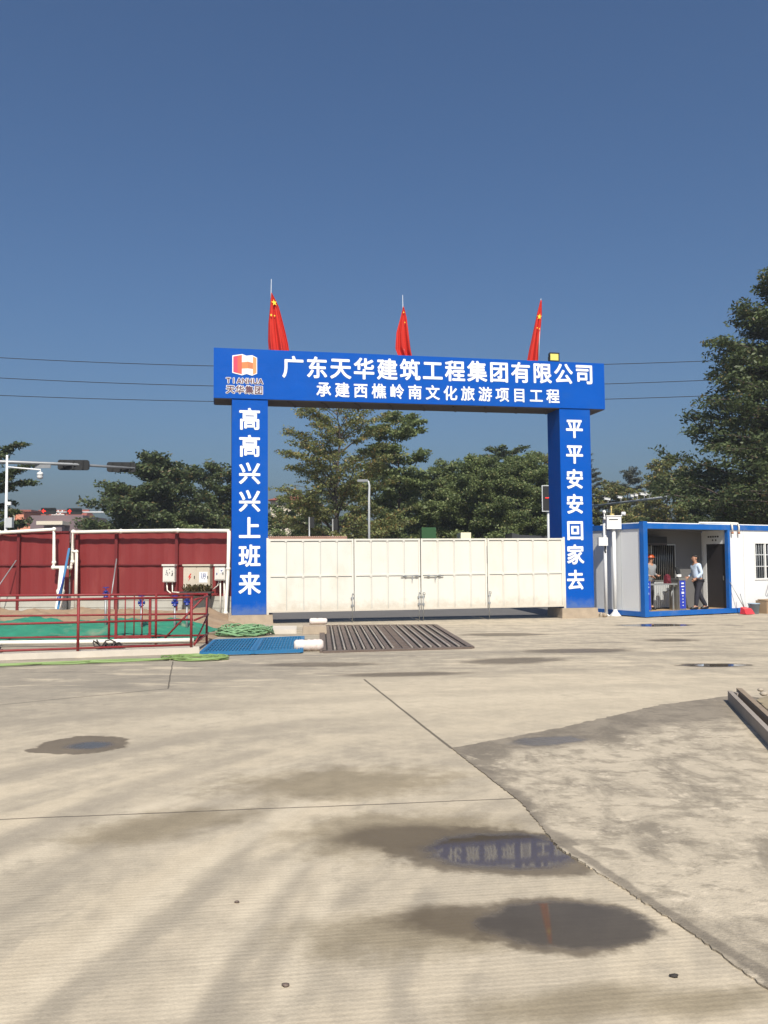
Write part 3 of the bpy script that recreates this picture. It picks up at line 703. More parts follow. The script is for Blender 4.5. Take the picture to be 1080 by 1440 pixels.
# electric boxes
def cabinet(px0, px1, y0, y1, Y, label, m, legs=False, double=False):
    a, b = at(px0, y1, Y), at(px1, y0, Y); w, hh = b.x - a.x, b.z - a.z
    t = thing('electric_box', label, 'electric box', ((a.x + b.x) / 2, Y, a.z), -0.13, 'electric boxes on the red hoarding')
    mb = MB(); mb.span((-w / 2, 0, 0), (w / 2, 0.25, hh)); mb.build('case', m, t)
    mb = MB(); mb.box((0, 0.11, hh + 0.03), (w + 0.035, 0.33, 0.05)); mb.build('hood', m, t)
    n = 2 if double else 1
    for i in range(n):
        x0 = -w / 2 + w * i / n + 0.02; x1 = -w / 2 + w * (i + 1) / n - 0.012
        mb = MB(); mb.span((x0, -0.014, 0.03), (x1, -0.001, hh - 0.03)); d = mb.build('door', m, t)
        mb = MB(); mb.box((x1 - 0.05, -0.022, hh * 0.5), (0.025, 0.014, 0.08)); mb.build('handle', M['black'], d)
    mb = MB(); mb.tube([(-w * 0.2, 0.27, 0.06), (-w * 0.2, 0.5, 0.06)], 0.02, 6); mb.build('bracket', M['grey_steel'], t); mb = MB(); mb.tube([(w * 0.2, 0.27, hh * 0.8), (w * 0.2, 0.5, hh * 0.8)], 0.02, 6); mb.build('bracket', M['grey_steel'], t)
    return t, w, hh
b1, w, hh = cabinet(228.5, 246, 796, 818.5, 25.0, 'small speckled grey electric box left of the double box', M['box_white'])
for i in range(9): mb = MB(); mb.box((random.uniform(-w * .35, w * .35), -0.019, random.uniform(.08, hh - .08)), (0.03, 0.006, 0.035)); mb.build('sticker', M['grey_steel'], b1)
mb = MB(); mb.tube([(-0.1, 0.1, 0.0), (-0.08, 0.1, -0.25), (0.05, 0.1, -0.36), (0.3, 0.1, -0.36)], 0.02, 6); mb.tube([(0.08, 0.1, 0), (0.08, 0.1, -0.3), (0.3, 0.1, -0.32)], 0.02, 6); mb.build('conduit', M['pvc'], b1)
b2, w, hh = cabinet(257, 296, 796, 827.5, 24.9, 'wide double door electric box with a red lightning bolt', M['box_grey'], double=True)
mb = MB(); zc = hh * 0.5; xc = -w * 0.26
mb.prism([(0.02, 0.11), (-0.05, -0.01), (0.0, 0.0), (-0.04, -0.12), (0.06, 0.025), (0.01, 0.02), (0.055, 0.11)], (xc, -0.016, zc), (1, 0, 0), (0, 0, 1), 0.003); mb.build('lightning_sign', M['red_mark'], b2)
mb = MB(); mb.box((w * 0.26, -0.018, hh * 0.50), (0.26, 0.005, 0.32)); lab_ = mb.build('notice', M['white_vinyl'], b2)
mb = MB()
for dx, dz, ww, hz in ((-.05, .06, .015, .13), (.03, .09, .09, .014), (.03, .05, .09, .014), (.03, .01, .09, .014), (.0, .03, .014, .12), (.065, .03, .014, .12), (-.03, -.04, .06, .016), (.04, -.06, .05, .016), (-.06, -.01, .03, .016)):
    mb.box((w * 0.26 + dx, -0.0225, hh * 0.52 + dz), (ww, 0.003, hz))
mb.build('notice_mark', M['blue_mark'], lab_)
b3, w, hh = cabinet(301.5, 317, 796, 816, 24.7, 'small white electric box beside the blue pillar', M['box_white'])
mb = MB(); mb.box((0.06, -0.018, hh * 0.66), (0.13, 0.004, 0.15)); l3 = mb.build('notice', M['white_vinyl'], b3)
mb = MB(); mb.box((0.06, -0.022, hh * 0.7), (0.06, 0.003, 0.018)); mb.box((0.045, -0.022, hh * 0.62), (0.018, 0.003, 0.06)); mb.box((-0.09, -0.018, hh * 0.45), (0.03, 0.004, 0.06)); mb.build('notice_mark', M['blue_mark'], l3)
mb = MB()
for xx in (-0.02, 0.1): mb.tube([(xx, 0.1, 0), (xx + 0.01, 0.1, -1.02)], 0.022, 6)
mb.tube([(-0.06, 0.12, 0), (-0.1, 0.12, -0.15), (-0.25, 0.12, -0.28)], 0.018, 6); mb.build('conduit', M['pvc'], b3)
sh = thing('shelf', 'dark narrow shelf under the double electric box', 'shelf', at(277, 833, 24.75), -0.13)
mb = MB(); mb.box((0, 0, 0), (0.95, 0.35, 0.05)); mb.build('board', M['dark_steel'], sh)
for sx in (-0.42, 0.42):
    mb = MB(); mb.span((sx - 0.02, -0.02, -0.73), (sx + 0.02, 0.02, -0.026)); mb.build('leg', M['dark_steel'], sh)
def tuft(name, c, n, r, h, m, label, cat, parent=None):
    rnd = random.Random(hash(name) % 1000 + int(c[0] * 10)); mb = MB()
    for i in range(n):
        a = rnd.uniform(0, 6.28); rr = r * math.sqrt(rnd.random()); p = Vector((rr * math.cos(a), rr * math.sin(a) * 0.5, 0))
        q = p + Vector((rnd.uniform(-.6, .6) * h, rnd.uniform(-.5, .5) * h, h * rnd.uniform(.4, 1)))
        s = Vector((rnd.uniform(-1, 1), rnd.uniform(-1, 1), 0)).normalized() * 0.025
        mb.add([p - s * .4, p + s * .4, q + s, q - s], [(0, 1, 2, 3)])
    o = mb.build(name, m); o.location = c; return tag(o, label, cat)
tuft('dry_plant', at(277, 831.5, 24.7), 160, 0.40, 0.22, M['leaf_dry'], 'dry brown sprigs lying on the shelf under double electric box', 'plant')

# ------------------------------------------------------------------ washing basin: railings, soil, net
def lerp(a, b, t): return a + (b - a) * t
def railing(label, p, q, posts, zs, gate=None):
    p, q = Vector((p[0], p[1], 0)), Vector((q[0], q[1], 0)); d = q - p; L = d.length
    h = thing('railing', label, 'railing', p, math.atan2(d.y, d.x), 'red pipe railings round the washing basin')
    for i, z in enumerate(zs):
        mb = MB(); mb.tube([(0, 0, z), (L, 0, z)], 0.024 if i == 0 else 0.02, 8); mb.build('rail', M['rail_red'], h)
    for x in posts:
        mb = MB(); mb.tube([(x, 0, 0), (x, 0, zs[0])], 0.025, 8); mb.build('post', M['rail_red'], h)
    return h, L
railing('front red pipe railing along the pale kerb', (-9.2, 13.75), (-3.55, 15.45), (0.3, 1.95, 3.90, 5.87), (1.03, 0.62, 0.16))
h2, L2 = railing('back red pipe railing with an infill panel of thin bars', (-10.0, 16.65), (-3.66, 17.25), (0.2, 2.2, 4.38, 5.32, 6.35), (1.02, 0.61, 0.17))
mb = MB()
for x in (4.52, 5.20): mb.span((x - 0.025, -0.025, 0.12), (x + 0.025, 0.025, 0.97))
mb.span((4.546, -0.025, 0.13), (5.174, 0.025, 0.17))
for x in (4.7, 4.88, 5.04): mb.tube([(x, 0, 0.17), (x, 0, 0.99)], 0.014, 6)
mb.build('infill_panel', M['rail_red'], h2)
mb = MB(); mb.tube([(5.45, -0.05, 0.06), (6.33, -0.05, 1.0)], 0.02, 8); mb.build('diagonal_brace', M['rail_red'], h2)
h3 = thing('railing', 'short red railing closing the right end of the basin', 'railing', (-3.55, 15.55, 0), 0, 'red pipe railings round the washing basin')
for za, zb in ((0.98, 0.98), (0.60, 0.60), (0.16, 0.22)):
    mb = MB(); mb.tube([(0, 0.02, za), (-0.09, 1.66, zb)], 0.02, 8); mb.build('rail', M['rail_red'], h3)
mb = MB(); mb.tube([(0, 0.03, 0.14), (-0.09, 1.6, 0.58)], 0.018, 8); mb.build('diagonal_brace', M['rail_red'], h3)

kb = MB(); kb.beam((-10.5, 13.45, 0.05), (-3.45, 15.52, 0.05), 0.20, 0.12)
tag(kb.build('kerb', M['kerb']), 'pale concrete kerb under the front red railing', 'kerb')
tag(MB().tube([(-10.5, 16.45, 0.09), (-5.5, 16.85, 0.09), (-3.9, 17.05, 0.09)], 0.045, 8).build('white_pipe', M['pvc']), 'white pipe lying at the foot of the back railing', 'pipe')

def heap(name, x0, x1, y0, y1, hf, m, nx=70, ny=40):
    vs, fs = [], []
    for j in range(ny + 1):
        for i in range(nx + 1):
            x = lerp(x0, x1, i / nx); y = lerp(y0, y1, j / ny); vs.append((x, y, hf(x, y, i / nx, j / ny)))
    for j in range(ny):
        for i in range(nx):
            a = j * (nx + 1) + i; fs.append((a, a + 1, a + nx + 2, a + nx + 1))
    mb = MB(); mb.add(vs, fs, True); return mb.build(name, m)
from mathutils import noise as mn
def soil_h(x, y, u, v):
    e = min(1, min(u, 1 - u) * 8) * min(1, min(v, 1 - v) * 6)
    return 0.006 + e * (0.16 + 0.22 * v + 0.16 * mn.noise((x * 0.9, y * 0.9, 0)) + 0.07 * mn.noise((x * 3.1, y * 3.1, 2)) + 0.03 * mn.noise((x * 9, y * 9, 2)))
structure(heap('soil_bank', -13, -3.75, 17.3, 24.6, soil_h, M['soil'], 110, 80))
def net_h(x, y, u, v):
    X = lerp(-13, -3.75, 0); uu = (x + 13) / 9.25; vv = (y - 17.3) / 7.3
    return max(soil_h(x, y, uu, vv), 0.0) + 0.035 + 0.02 * mn.noise((x * 2.2, y * 2.2, 5)) + 0.012 * mn.noise((x * 7, y * 7, 1))
no = heap('dust_net', -12.5, -4.0, 17.5, 20.2, net_h, M['net_green'], 110, 50)
tag(no, 'green dust net spread over the soil behind the red railings', 'net')

def valve(p, label):
    t = thing('valve', label, 'valve', p, random.uniform(0, 1), 'blue valves behind the railing'); p = Vector(p) / 0.62; t.scale = (.62, .62, .62)
    mb = MB(); mb.tube([(0, 0, -p[2] + 0.02), (0, 0, -0.32)], 0.04, 8); mb.build('riser', M['grey_steel'], t)
    mb = MB(); mb.lathe((0, 0, -0.34), [(0.09, 0), (0.09, 0.03), (0.055, 0.05), (0.075, 0.12), (0.05, 0.19), (0.085, 0.21), (0.085, 0.24), (0.02, 0.25), (0.015, 0.36)], 12)
    mb.lathe((-0.11, 0, -0.22), [(0.06, 0), (0.06, 0.03)], 10, rot=Matrix.Rotation(R(90), 3, 'Y')); mb.tube([(-0.12, 0, -0.22), (0.12, 0, -0.22)], 0.045, 8); mb.lathe((0.09, 0, -0.22), [(0.06, 0), (0.06, 0.03)], 10, rot=Matrix.Rotation(R(90), 3, 'Y'))
    mb.build('body', M['valve_blue'], t)
    mb = MB(); c = [(0.10 * math.cos(a), 0.10 * math.sin(a), 0.02) for a in [i * math.pi / 8 for i in range(17)]]
    mb.tube(c, 0.016, 6); mb.beam((-0.1, 0, 0.02), (0.1, 0, 0.02), 0.02, 0.02); mb.beam((0, -0.1, 0.019), (0, 0.1, 0.019), 0.02, 0.02); mb.build('handwheel', M['valve_blue'], t)
for px, py, Y, lab in ((149, 829, 18.9, 'tall blue handwheel valve standing left of the infill panel'), (199, 841, 18.6, 'blue valve showing just under top rail above the infill panel'),
                       (246, 841, 18.8, 'blue valve left of the diagonal railing brace'), (263, 840, 19.2, 'blue valve nearest the right end of the railing')):
    valve(at(px, py - 2, Y), lab)

def loops(name, c, n, rx, ry, h, r, m, label, cat, seed, extra=()):
    rnd = random.Random(seed); mb = MB(); pts = []
    for i in range(n * 14):
        a = i / 14 * 2 * math.pi; k_ = rnd.uniform(0.93, 1.07) * (0.55 + 0.45 * math.sin(i / 14 * 1.7 + seed) ** 2)
        ox, oy = 0.25 * rx * math.sin(i / 14 * 0.9), 0.2 * ry * math.cos(i / 14 * 1.3)
        pts.append((ox + rx * k_ * math.cos(a), oy + ry * k_ * math.sin(a), r + h * rnd.random() * (0.5 + 0.5 * math.sin(i))))
    sm = [tuple(sum(pts[max(0, min(len(pts) - 1, i + d))][q] for d in (-1, 0, 1)) / 3 for q in range(3)) for i in range(len(pts))]
    mb.tube([(p[0], p[1], max(p[2], r)) for p in sm], r, 6)
    for e in extra: mb.tube(e, r, 6)
    o = mb.build(name, m); o.location = c; return tag(o, label, cat)
lines = []
for i in range(4):
    rnd = random.Random(20 + i); off = -0.03 - i * 0.075; pts = []
    for j in range(40):
        x = -6.6 + 6.2 * j / 39; pts.append((x, x * 0.29 + 0.0 + off + 0.10 * math.sin(j * (0.3 + .07 * i) + i * 2) + rnd.uniform(-.02, .02), 0.02 + 0.012 * (i % 2)))
    lines.append(pts)
loops('garden_hose', (-3.30, 14.62, 0.0), 9, 0.58, 0.46, 0.05, 0.013, M['hose'], 'pale green hose along the kerb, coiled below the blue grids', 'hose', 2, lines)
loops('net_bundle', (-3.25, 19.3, 0.0), 40, 0.60, 0.72, 0.30, 0.014, M['hose_pale'], 'heap of bright green netting beyond the blue grids', 'netting', 6)
loops('wire_coil', (-7.05, 15.0, 0.0), 7, 0.16, 0.2, 0.42, 0.016, M['dark_steel'], 'dark tangled wire coil by the left railing post', 'wire', 9)
loops('wire_coil', (-5.15, 15.6, 0.0), 6, 0.30, 0.2, 0.40, 0.014, M['dark_steel'], 'dark wire loops inside the front railing, below the valve', 'wire', 4)

# blue steel grids on the ground
def grid(label, c4, z, n):
    t = thing('steel_grid', label, 'grid', (c4[0][0], c4[0][1], z), 0, 'blue steel grids lying by the hose')
    o = Vector((c4[0][0], c4[0][1], 0)); P = [Vector((x, y, 0)) - o for x, y in c4]
    def q(u, v): return P[0].lerp(P[1], u).lerp(P[3].lerp(P[2], u), v)
    mb = MB()
    for a, b in ((0, 1), (1, 2), (2, 3), (3, 0)): mb.beam(P[a] + Vector((0, 0, .03)), P[b] + Vector((0, 0, .03)), 0.07, 0.06)
    mb.build('frame', M['blue_paint'], t)
    mb = MB()
    for i in range(1, n): mb.beam(q(0.01, i / n) + Vector((0, 0, .03)), q(0.99, i / n) + Vector((0, 0, .03)), 0.05, 0.035)
    mb.build('slat', M['blue_paint'], t)
    mb = MB()
    for i in range(1, 15): mb.beam(q(i / 15, 0.01) + Vector((0, 0, .055)), q(i / 15, 0.99) + Vector((0, 0, .055)), 0.014, 0.012)
    mb.build('rod', M['blue_paint'], t)
grid('blue steel grid nearest the railing end', [(-3.28, 14.95), (-2.42, 15.12), (-2.64, 17.62), (-3.52, 17.3)], 0.02, 7)
grid('blue steel grid beside the rolled white sack', [(-2.36, 15.13), (-1.53, 15.35), (-1.76, 18.0), (-2.58, 17.66)], 0.02, 7)

# drain grate
GQ = [Vector((-1.14, 15.42, 0)), Vector((1.67, 16.05, 0)), Vector((1.30, 21.6, 0)), Vector((-1.62, 21.55, 0))]
dgr = thing('drain_grate', 'large rusty iron wheel wash grate set in the yard', 'grate', GQ[0])
def gq(u, v, z): p = GQ[0].lerp(GQ[1], u).lerp(GQ[3].lerp(GQ[2], u), v) - GQ[0]; return Vector((p.x, p.y, z))
mb = MB(); mb.add([gq(0, 0, .004), gq(1, 0, .004), gq(1, 1, .004), gq(0, 1, .004)], [(0, 1, 2, 3)]); mb.build('pit', M['pit'], dgr)
mb = MB()
for a, b in (((0, 0), (1, 0)), ((1, 0), (1, 1)), ((1, 1), (0, 1)), ((0, 1), (0, 0))): mb.beam(gq(*a, .02), gq(*b, .02), 0.12, 0.036)
mb.build('frame', M['rust'], dgr)
N = 15
for i in range(N):
    u0, u1 = 0.015 + 0.97 * i / N, 0.015 + 0.97 * (i + 1) / N
    g_ = 0.018
    mid = i in (7, 8)
    mb = MB()
    if not mid:
        mb.add([gq(u0 + g_, .015, .026), gq(u1 - g_, .015, .026), gq(u1 - g_, .985, .026), gq(u0 + g_, .985, .026), gq(u0 + g_, .015, .006), gq(u1 - g_, .015, .006), gq(u1 - g_, .985, .006), gq(u0 + g_, .985, .006)],
               [(0, 1, 2, 3), (4, 5, 1, 0), (5, 6, 2, 1), (6, 7, 3, 2), (7, 4, 0, 3)])
    else:
        for e in (u0 + .004, u1 - .012): mb.add([gq(e, .015, .0245), gq(e + .008, .015, .0245), gq(e + .008, .985, .0245), gq(e, .985, .0245)], [(0, 1, 2, 3)])
        for j in range(18):
            v0, v1 = 0.02 + 0.96 * j / 18, 0.02 + 0.96 * (j + 0.5) / 18
            mb.add([gq(u0 + .004, v0, .026), gq(u1 - .004, v0, .026), gq(u1 - .004, v1, .026), gq(u0 + .004, v1, .026), gq(u0 + .004, v0, .006), gq(u1 - .004, v0, .006)], [(0, 1, 2, 3), (4, 5, 1, 0)])
    mb.build('bar', M['rust'], dgr)
for i in range(1, N):
    if i in (8,): continue
    u = 0.015 + 0.97 * i / N
    mb = MB(); mb.tube([gq(u, .02, .04), gq(u, .5, .046), gq(u, .98, .04)], 0.019, 6); mb.build('rod', M['rod'], dgr)

def lump(name, c, l, r, rz, m, label, cat, seed):
    rnd = random.Random(seed); mb = MB(); n = 14; prof = []
    for i in range(n + 1):
        t = i / n; rr = r * (0.72 if i in (0, n) else 1.0) * rnd.uniform(0.9, 1.06); prof.append((rr, -l / 2 + l * t))
    mb.lathe((0, 0, r), prof, 14, True, Matrix.Rotation(R(90), 3, 'Y'))
    o = mb.build(name, m); o.location = c; o.rotation_euler = (0, 0, rz); return tag(o, label, cat)
lump('rolled_sack', (-1.43, 15.72, 0), 0.55, 0.11, 0.15, M['sack'], 'rolled stained white sack at the near corner of grate', 'sack', 3)
lump('rolled_cloth', (-1.58, 19.9, 0.18), 0.42, 0.075, 0.1, M['sack'], 'small white roll on the concrete block behind the sack', 'cloth', 5)
bk = MB(); bk.box((0, 0, 0.09), (0.56, 0.9, 0.18), None, 0.95); bk_o = bk.build('concrete_block', M['plinth']); bk_o.location = (-1.66, 19.75, 0); bk_o.rotation_euler = (0, 0, 0.1)
tag(bk_o, 'brown concrete block at the left side of grate', 'block')
bk = MB(); bk.box((0, 0, 0.05), (0.62, 1.1, 0.10)); bk_o = bk.build('grey_slab', M['kerb']); bk_o.location = (-2.42, 20.0, 0); bk_o.rotation_euler = (0, 0, 0.1)
tag(bk_o, 'flat grey slab left of the brown concrete block', 'slab')
pk = MB(); pk.beam((0, 0, 0.04), (1.25, 2.0, 0.09), 0.16, 0.05); pk_o = pk.build('wooden_plank', M['wood']); pk_o.location = (-4.3, 18.4, 0)
tag(pk_o, 'brown plank on the ground near the left pillar footing', 'plank')

# ------------------------------------------------------------------ site cabin
CA = R(27)
cab = thing('site_cabin', 'white portable cabin with blue frame and an open entrance bay', 'cabin', (7.55, 24.14, 0), CA)
LC, WC, HC, LB = 6.05, 2.45, 2.755, 3.60
mb = MB()
mb.span((0, 0, 0.03), (LC, 0.14, 0.17)); mb.span((0, WC - 0.14, 0.03), (LC, WC, 0.17)); mb.span((0, 0.1405, 0.03), (0.14, WC - 0.1405, 0.17)); mb.span((LC - 0.14, 0.1405, 0.03), (LC, WC - 0.1405, 0.17))
mb.build('base_frame', M['cabin_blue'], cab)
mb = MB()
mb.span((0, -0.004, HC - 0.16), (LC, 0.14, HC)); mb.span((0, WC - 0.14, HC - 0.16), (LC, WC, HC)); mb.span((0, 0.1405, HC - 0.16), (0.14, WC - 0.1405, HC)); mb.span((LC - 0.14, 0.1405, HC - 0.16), (LC, WC - 0.1405, HC))
mb.build('roof_frame', M['cabin_blue'], cab)
for x0, y0 in ((0, 0), (0, WC - 0.16), (LC - 0.16, WC - 0.16), (LC - 0.16, 0)):
    mb = MB(); mb.span((x0 - 0.003, y0 - 0.008, 0.02), (x0 + 0.157, y0 + 0.155, HC + 0.05)); mb.build('corner_post', M['cabin_blue'], cab)
mb = MB(); mb.span((LB - 0.10, -0.002, 0.171), (LB, 0.12, HC - 0.161)); mb.build('post', M['cabin_blue'], cab)
mb = MB(); mb.span((0.05, 0.05, HC - 0.10), (LC - 0.05, WC - 0.05, HC - 0.02)); mb.span((0.3, 0.3, HC + 0.001), (LC - 0.3, WC - 0.3, HC + 0.045)); mb.build('roof', M['cabin_white'], cab)
mb = MB(); mb.span((0.03, 0.16, 0.172), (0.09, WC - 0.17, HC - 0.161)); sw = mb.build('side_wall', M['cabin_white'], cab)
for yy in (0.95, 1.70):
    mb = MB(); mb.span((0.024, yy - 0.006, 0.175), (0.0295, yy + 0.006, HC - 0.165)); mb.build('panel_joint', M['grey_paint'], sw)
mb = MB(); mb.span((0.16, WC - 0.09, 0.172), (LC - 0.17, WC - 0.03, HC - 0.161)); mb.build('rear_wall', M['cabin_white'], cab)
# front wall with a window opening
wx0, wx1, wz0, wz1 = 4.74, 6.2, 1.08, 2.18
mb = MB(); mb.span((LB + 0.001, 0.03, 0.172), (wx0, 0.09, HC - 0.161)); mb.span((wx0, 0.03, 0.172), (LC - 0.165, 0.09, wz0)); mb.span((wx0, 0.03, wz1), (LC - 0.165, 0.09, HC - 0.161)); fwl = mb.build('front_wall', M['cabin_white'], cab)
for xx in (4.22,):
    mb = MB(); mb.span((xx - 0.006, 0.024, 0.175), (xx + 0.006, 0.0295, HC - 0.165)); mb.build('panel_joint', M['grey_paint'], fwl)
wf = MB(); wx1 = LC - 0.18
wf.span((wx0 - 0.04, 0.005, wz0 - 0.05), (wx1 + 0.02, 0.0295, wz0)); wf.span((wx0 - 0.04, 0.005, wz1), (wx1 + 0.02, 0.0295, wz1 + 0.05)); wf.span((wx0 - 0.04, 0.005, wz0 + 0.001), (wx0, 0.0295, wz1 - 0.001)); wf.span((wx0 + 0.44, 0.01, wz0 + 0.001), (wx0 + 0.49, 0.06, wz1 - 0.001))
wfo = wf.build('window', M['white_metal'], cab)
mb = MB(); mb.span((wx0, 0.075, wz0), (wx1, 0.085, wz1)); mb.build('pane', M['window'], wfo)
mb = MB()
for i in range(1, 9): mb.tube([(wx0 + 0.105 * i, 0.045, wz0), (wx0 + 0.105 * i, 0.045, wz1)], 0.007, 6)
for zz in (wz0 + 0.36, wz0 + 0.73): mb.span((wx0, 0.038, zz), (wx1, 0.052, zz + 0.03))
mb.build('window_bar', M['grey_paint'], wfo)
# entrance bay
mb = MB(); mb.span((0.15, 0.142, 0.10), (LB - 0.001, 1.08, 0.165)); mb.build('floor', M['floor'], cab)
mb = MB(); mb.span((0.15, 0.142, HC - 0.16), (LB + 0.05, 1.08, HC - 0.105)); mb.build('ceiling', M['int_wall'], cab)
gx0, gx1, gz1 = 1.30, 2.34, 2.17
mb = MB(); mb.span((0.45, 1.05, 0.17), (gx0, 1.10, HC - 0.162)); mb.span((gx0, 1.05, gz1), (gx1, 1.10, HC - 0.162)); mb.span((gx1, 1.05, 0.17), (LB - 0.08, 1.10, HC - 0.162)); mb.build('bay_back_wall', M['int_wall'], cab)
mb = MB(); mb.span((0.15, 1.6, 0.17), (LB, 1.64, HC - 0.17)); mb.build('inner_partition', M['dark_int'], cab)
gd = MB(); gd.span((gx0, 1.02, 0.18), (gx0 + 0.04, 1.06, gz1)); gd.span((gx1 - 0.04, 1.02, 0.18), (gx1, 1.06, gz1)); gd.span((gx0 + .041, 1.02, gz1 - .04), (gx1 - .041, 1.06, gz1)); gd.span((gx0 + .041, 1.02, 1.0), (gx1 - .041, 1.06, 1.05))
gdo = gd.build('barred_door', M['stainless'], cab)
mb = MB()
for i in range(1, 12): mb.tube([(gx0 + 0.04 + 0.08 * i, 1.04, 1.05), (gx0 + 0.04 + 0.08 * i, 1.04, gz1 - 0.04)], 0.010, 6)
mb.build('door_bar', M['stainless'], gdo)
mb = MB()
for i in range(12): mb.span((gx0 + 0.045 + 0.08 * i, 1.028, 0.2), (gx0 + 0.105 + 0.08 * i, 1.05, 0.998))
mb.build('door_panel', M['grey_paint'], gdo)
# right wall of the bay with the dark doorway
dy0, dy1, dz1 = 0.16, 0.90, 2.17
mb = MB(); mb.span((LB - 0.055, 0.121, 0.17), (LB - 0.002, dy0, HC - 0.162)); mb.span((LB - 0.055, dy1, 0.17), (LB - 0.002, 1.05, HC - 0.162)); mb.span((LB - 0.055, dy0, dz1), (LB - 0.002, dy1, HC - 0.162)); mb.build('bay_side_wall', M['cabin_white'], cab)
mb = MB(); mb.span((LB - 0.035, dy0, 0.172), (LB - 0.012, dy1, dz1)); dro = mb.build('door', mat('dark brown door', (0.028, 0.024, 0.024, 1), 0.45, var=0.25), cab)
mb = MB(); mb.box((LB - 0.045, dy0 + 0.09, 1.1), (0.02, 0.03, 0.14)); mb.build('handle', M['stainless'], dro)
mb = MB()
for i in range(5): mb.box((LB - 0.058, 0.42 + 0.09 * i, 2.40), (0.004, 0.065, 0.05))
for i in range(2): mb.box((LB - 0.058, 0.50 + 0.12 * i, 2.29), (0.004, 0.05, 0.05))
mb.build('notice_mark', M['black'], cab)
mb = MB(); mb.tube([(2.6, 0.3, HC + 0.06), (3.62, -0.02, HC + 0.055), (3.64, -0.05, HC - 0.02), (3.66, -0.05, HC - 0.22)], 0.03, 8); mb.tube([(3.62, -0.02, HC + 0.05), (3.92, -0.03, HC + 0.05), (3.95, -0.05, HC - 0.05), (3.95, -0.05, HC - 0.22)], 0.03, 8); mb.build('drain_pipe', M['pvc'], cab)
mb = MB(); mb.tube([(3.66, -0.05, HC - 0.22), (3.66, -0.05, HC - 0.28)], 0.035, 8); mb.tube([(3.95, -0.05, HC - 0.22), (3.95, -0.05, HC - 0.28)], 0.035, 8); mb.build('pipe_end', mat('brown pipe end', (0.4, 0.17, 0.08, 1), 0.6), cab)
for x in (0.5, 3.0, 5.5):
    for y in (0.3, WC - 0.3): mb = MB(); mb.box((x, y, 0.012), (0.3, 0.5, 0.03)); mb.build('footing', M['plinth'], cab)
def cw(l, w, z): c, s_ = math.cos(CA), math.sin(CA); return Vector((7.55 + l * c - w * s_, 24.14 + l * s_ + w * c, z))
ac = thing('air_conditioner', 'dark air conditioner under the ceiling of the open bay', 'air conditioner', cw(1.30, 0.86, 2.12), CA)
mb = MB(); mb.span((-0.42, -0.1, 0), (0.42, 0.17, 0.27)); mb.build('casing', M['black'], ac)
mb = MB(); mb.span((-0.40, -0.115, 0.02), (0.40, -0.101, 0.07)); mb.build('louvre', M['dark_steel'], ac)

def turnstile(l, w, label, mark):
    t = thing('turnstile', label, 'turnstile', cw(l, w, 0.166), CA, 'turnstile cabinets in the entrance bay')
    mb = MB(); mb.span((-0.14, -0.15, 0), (0.14, 0.25, 0.90)); mb.span((-0.16, -0.17, 0.901), (0.16, 0.27, 0.95)); mb.build('cabinet', M['stainless'], t)
    mb = MB(); mb.span((-0.12, -0.158, 0.04), (0.12, -0.151, 0.88)); pn = mb.build('front_panel', M['turn_blue'], t)
    mb = MB()
    for i, (ww, hz) in enumerate(((.10, .07), (.12, .05), (.06, .05), (.10, .10), (.04, .05), (.04, .04), (.05, .04), (.04, .04))):
        mb.box((0.0, -0.161, 0.80 - i * 0.095), (ww, 0.004, hz * 0.6))
    mb.build('panel_mark', M['white_vinyl'], pn)
    return t
t1 = turnstile(1.78, 0.40, 'turnstile cabinet with a blue front in front of the barred door', True)
t2 = turnstile(0.36, 0.40, 'turnstile cabinet half hidden by the blue corner post', False)
mb = MB()
for e in ((-0.5, 0.05, 0.82), (-0.34, -0.02, 0.42), (-0.30, 0.25, 0.50)): mb.tube([(-0.14, 0.08, 0.70), e], 0.018, 6)
mb.ball((-0.16, 0.08, 0.70), 0.05); mb.build('tripod_arm', M['grey_steel'], t1)
bg_o = thing('backpack', 'small maroon backpack resting on the grey counter rail', 'backpack', cw(1.34, 0.42, 0.967), CA); bg_o.scale = (.7, .7, .7)
mb = MB(); mb.box((0, 0, 0.17), (0.26, 0.2, 0.34), None, 0.8); mb.ball((0, 0, 0.34), (0.105, 0.08, 0.06), 10, 6); mb.build('bag', M['maroon'], bg_o)
mb = MB(); mb.ball((0, -0.10, 0.14), (0.10, 0.05, 0.10), 10, 6); mb.build('pocket', M['maroon'], bg_o)
mb = MB(); mb.tube([(-0.05, 0, 0.45), (-0.03, 0, 0.53), (0.03, 0, 0.53), (0.05, 0, 0.45)], 0.012, 6); mb.build('handle', M['black'], bg_o)
tb = thing('counter', 'thin grey counter rail between the two turnstile cabinets', 'counter', cw(1.06, 0.42, 0.166), CA)
mb = MB(); mb.box((0, 0, 0.78), (1.08, 0.3, 0.04)); mb.build('top', M['grey_steel'], tb)
for sx in (-0.5, 0.5):
    mb = MB(); mb.span((sx - .02, -.02, 0), (sx + .02, .02, 0.76)); mb.build('leg', M['grey_steel'], tb)
tm = thing('card_reader', 'black and white card reader on top of turnstile cabinet', 'card reader', cw(1.78, 0.44, 1.117), CA)
mb = MB(); mb.span((-0.02, -0.02, 0), (0.02, 0.02, 0.16)); mb.build('stand', M['black'], tm)
mb = MB(); mb.box((0, -0.02, 0.24), (0.14, 0.05, 0.2), Matrix.Rotation(-0.25, 3, 'X')); mb.build('screen', M['black'], tm)
mb = MB(); mb.box((0.0, -0.055, 0.08), (0.16, 0.06, 0.07)); mb.build('reader', M['white_metal'], tm)

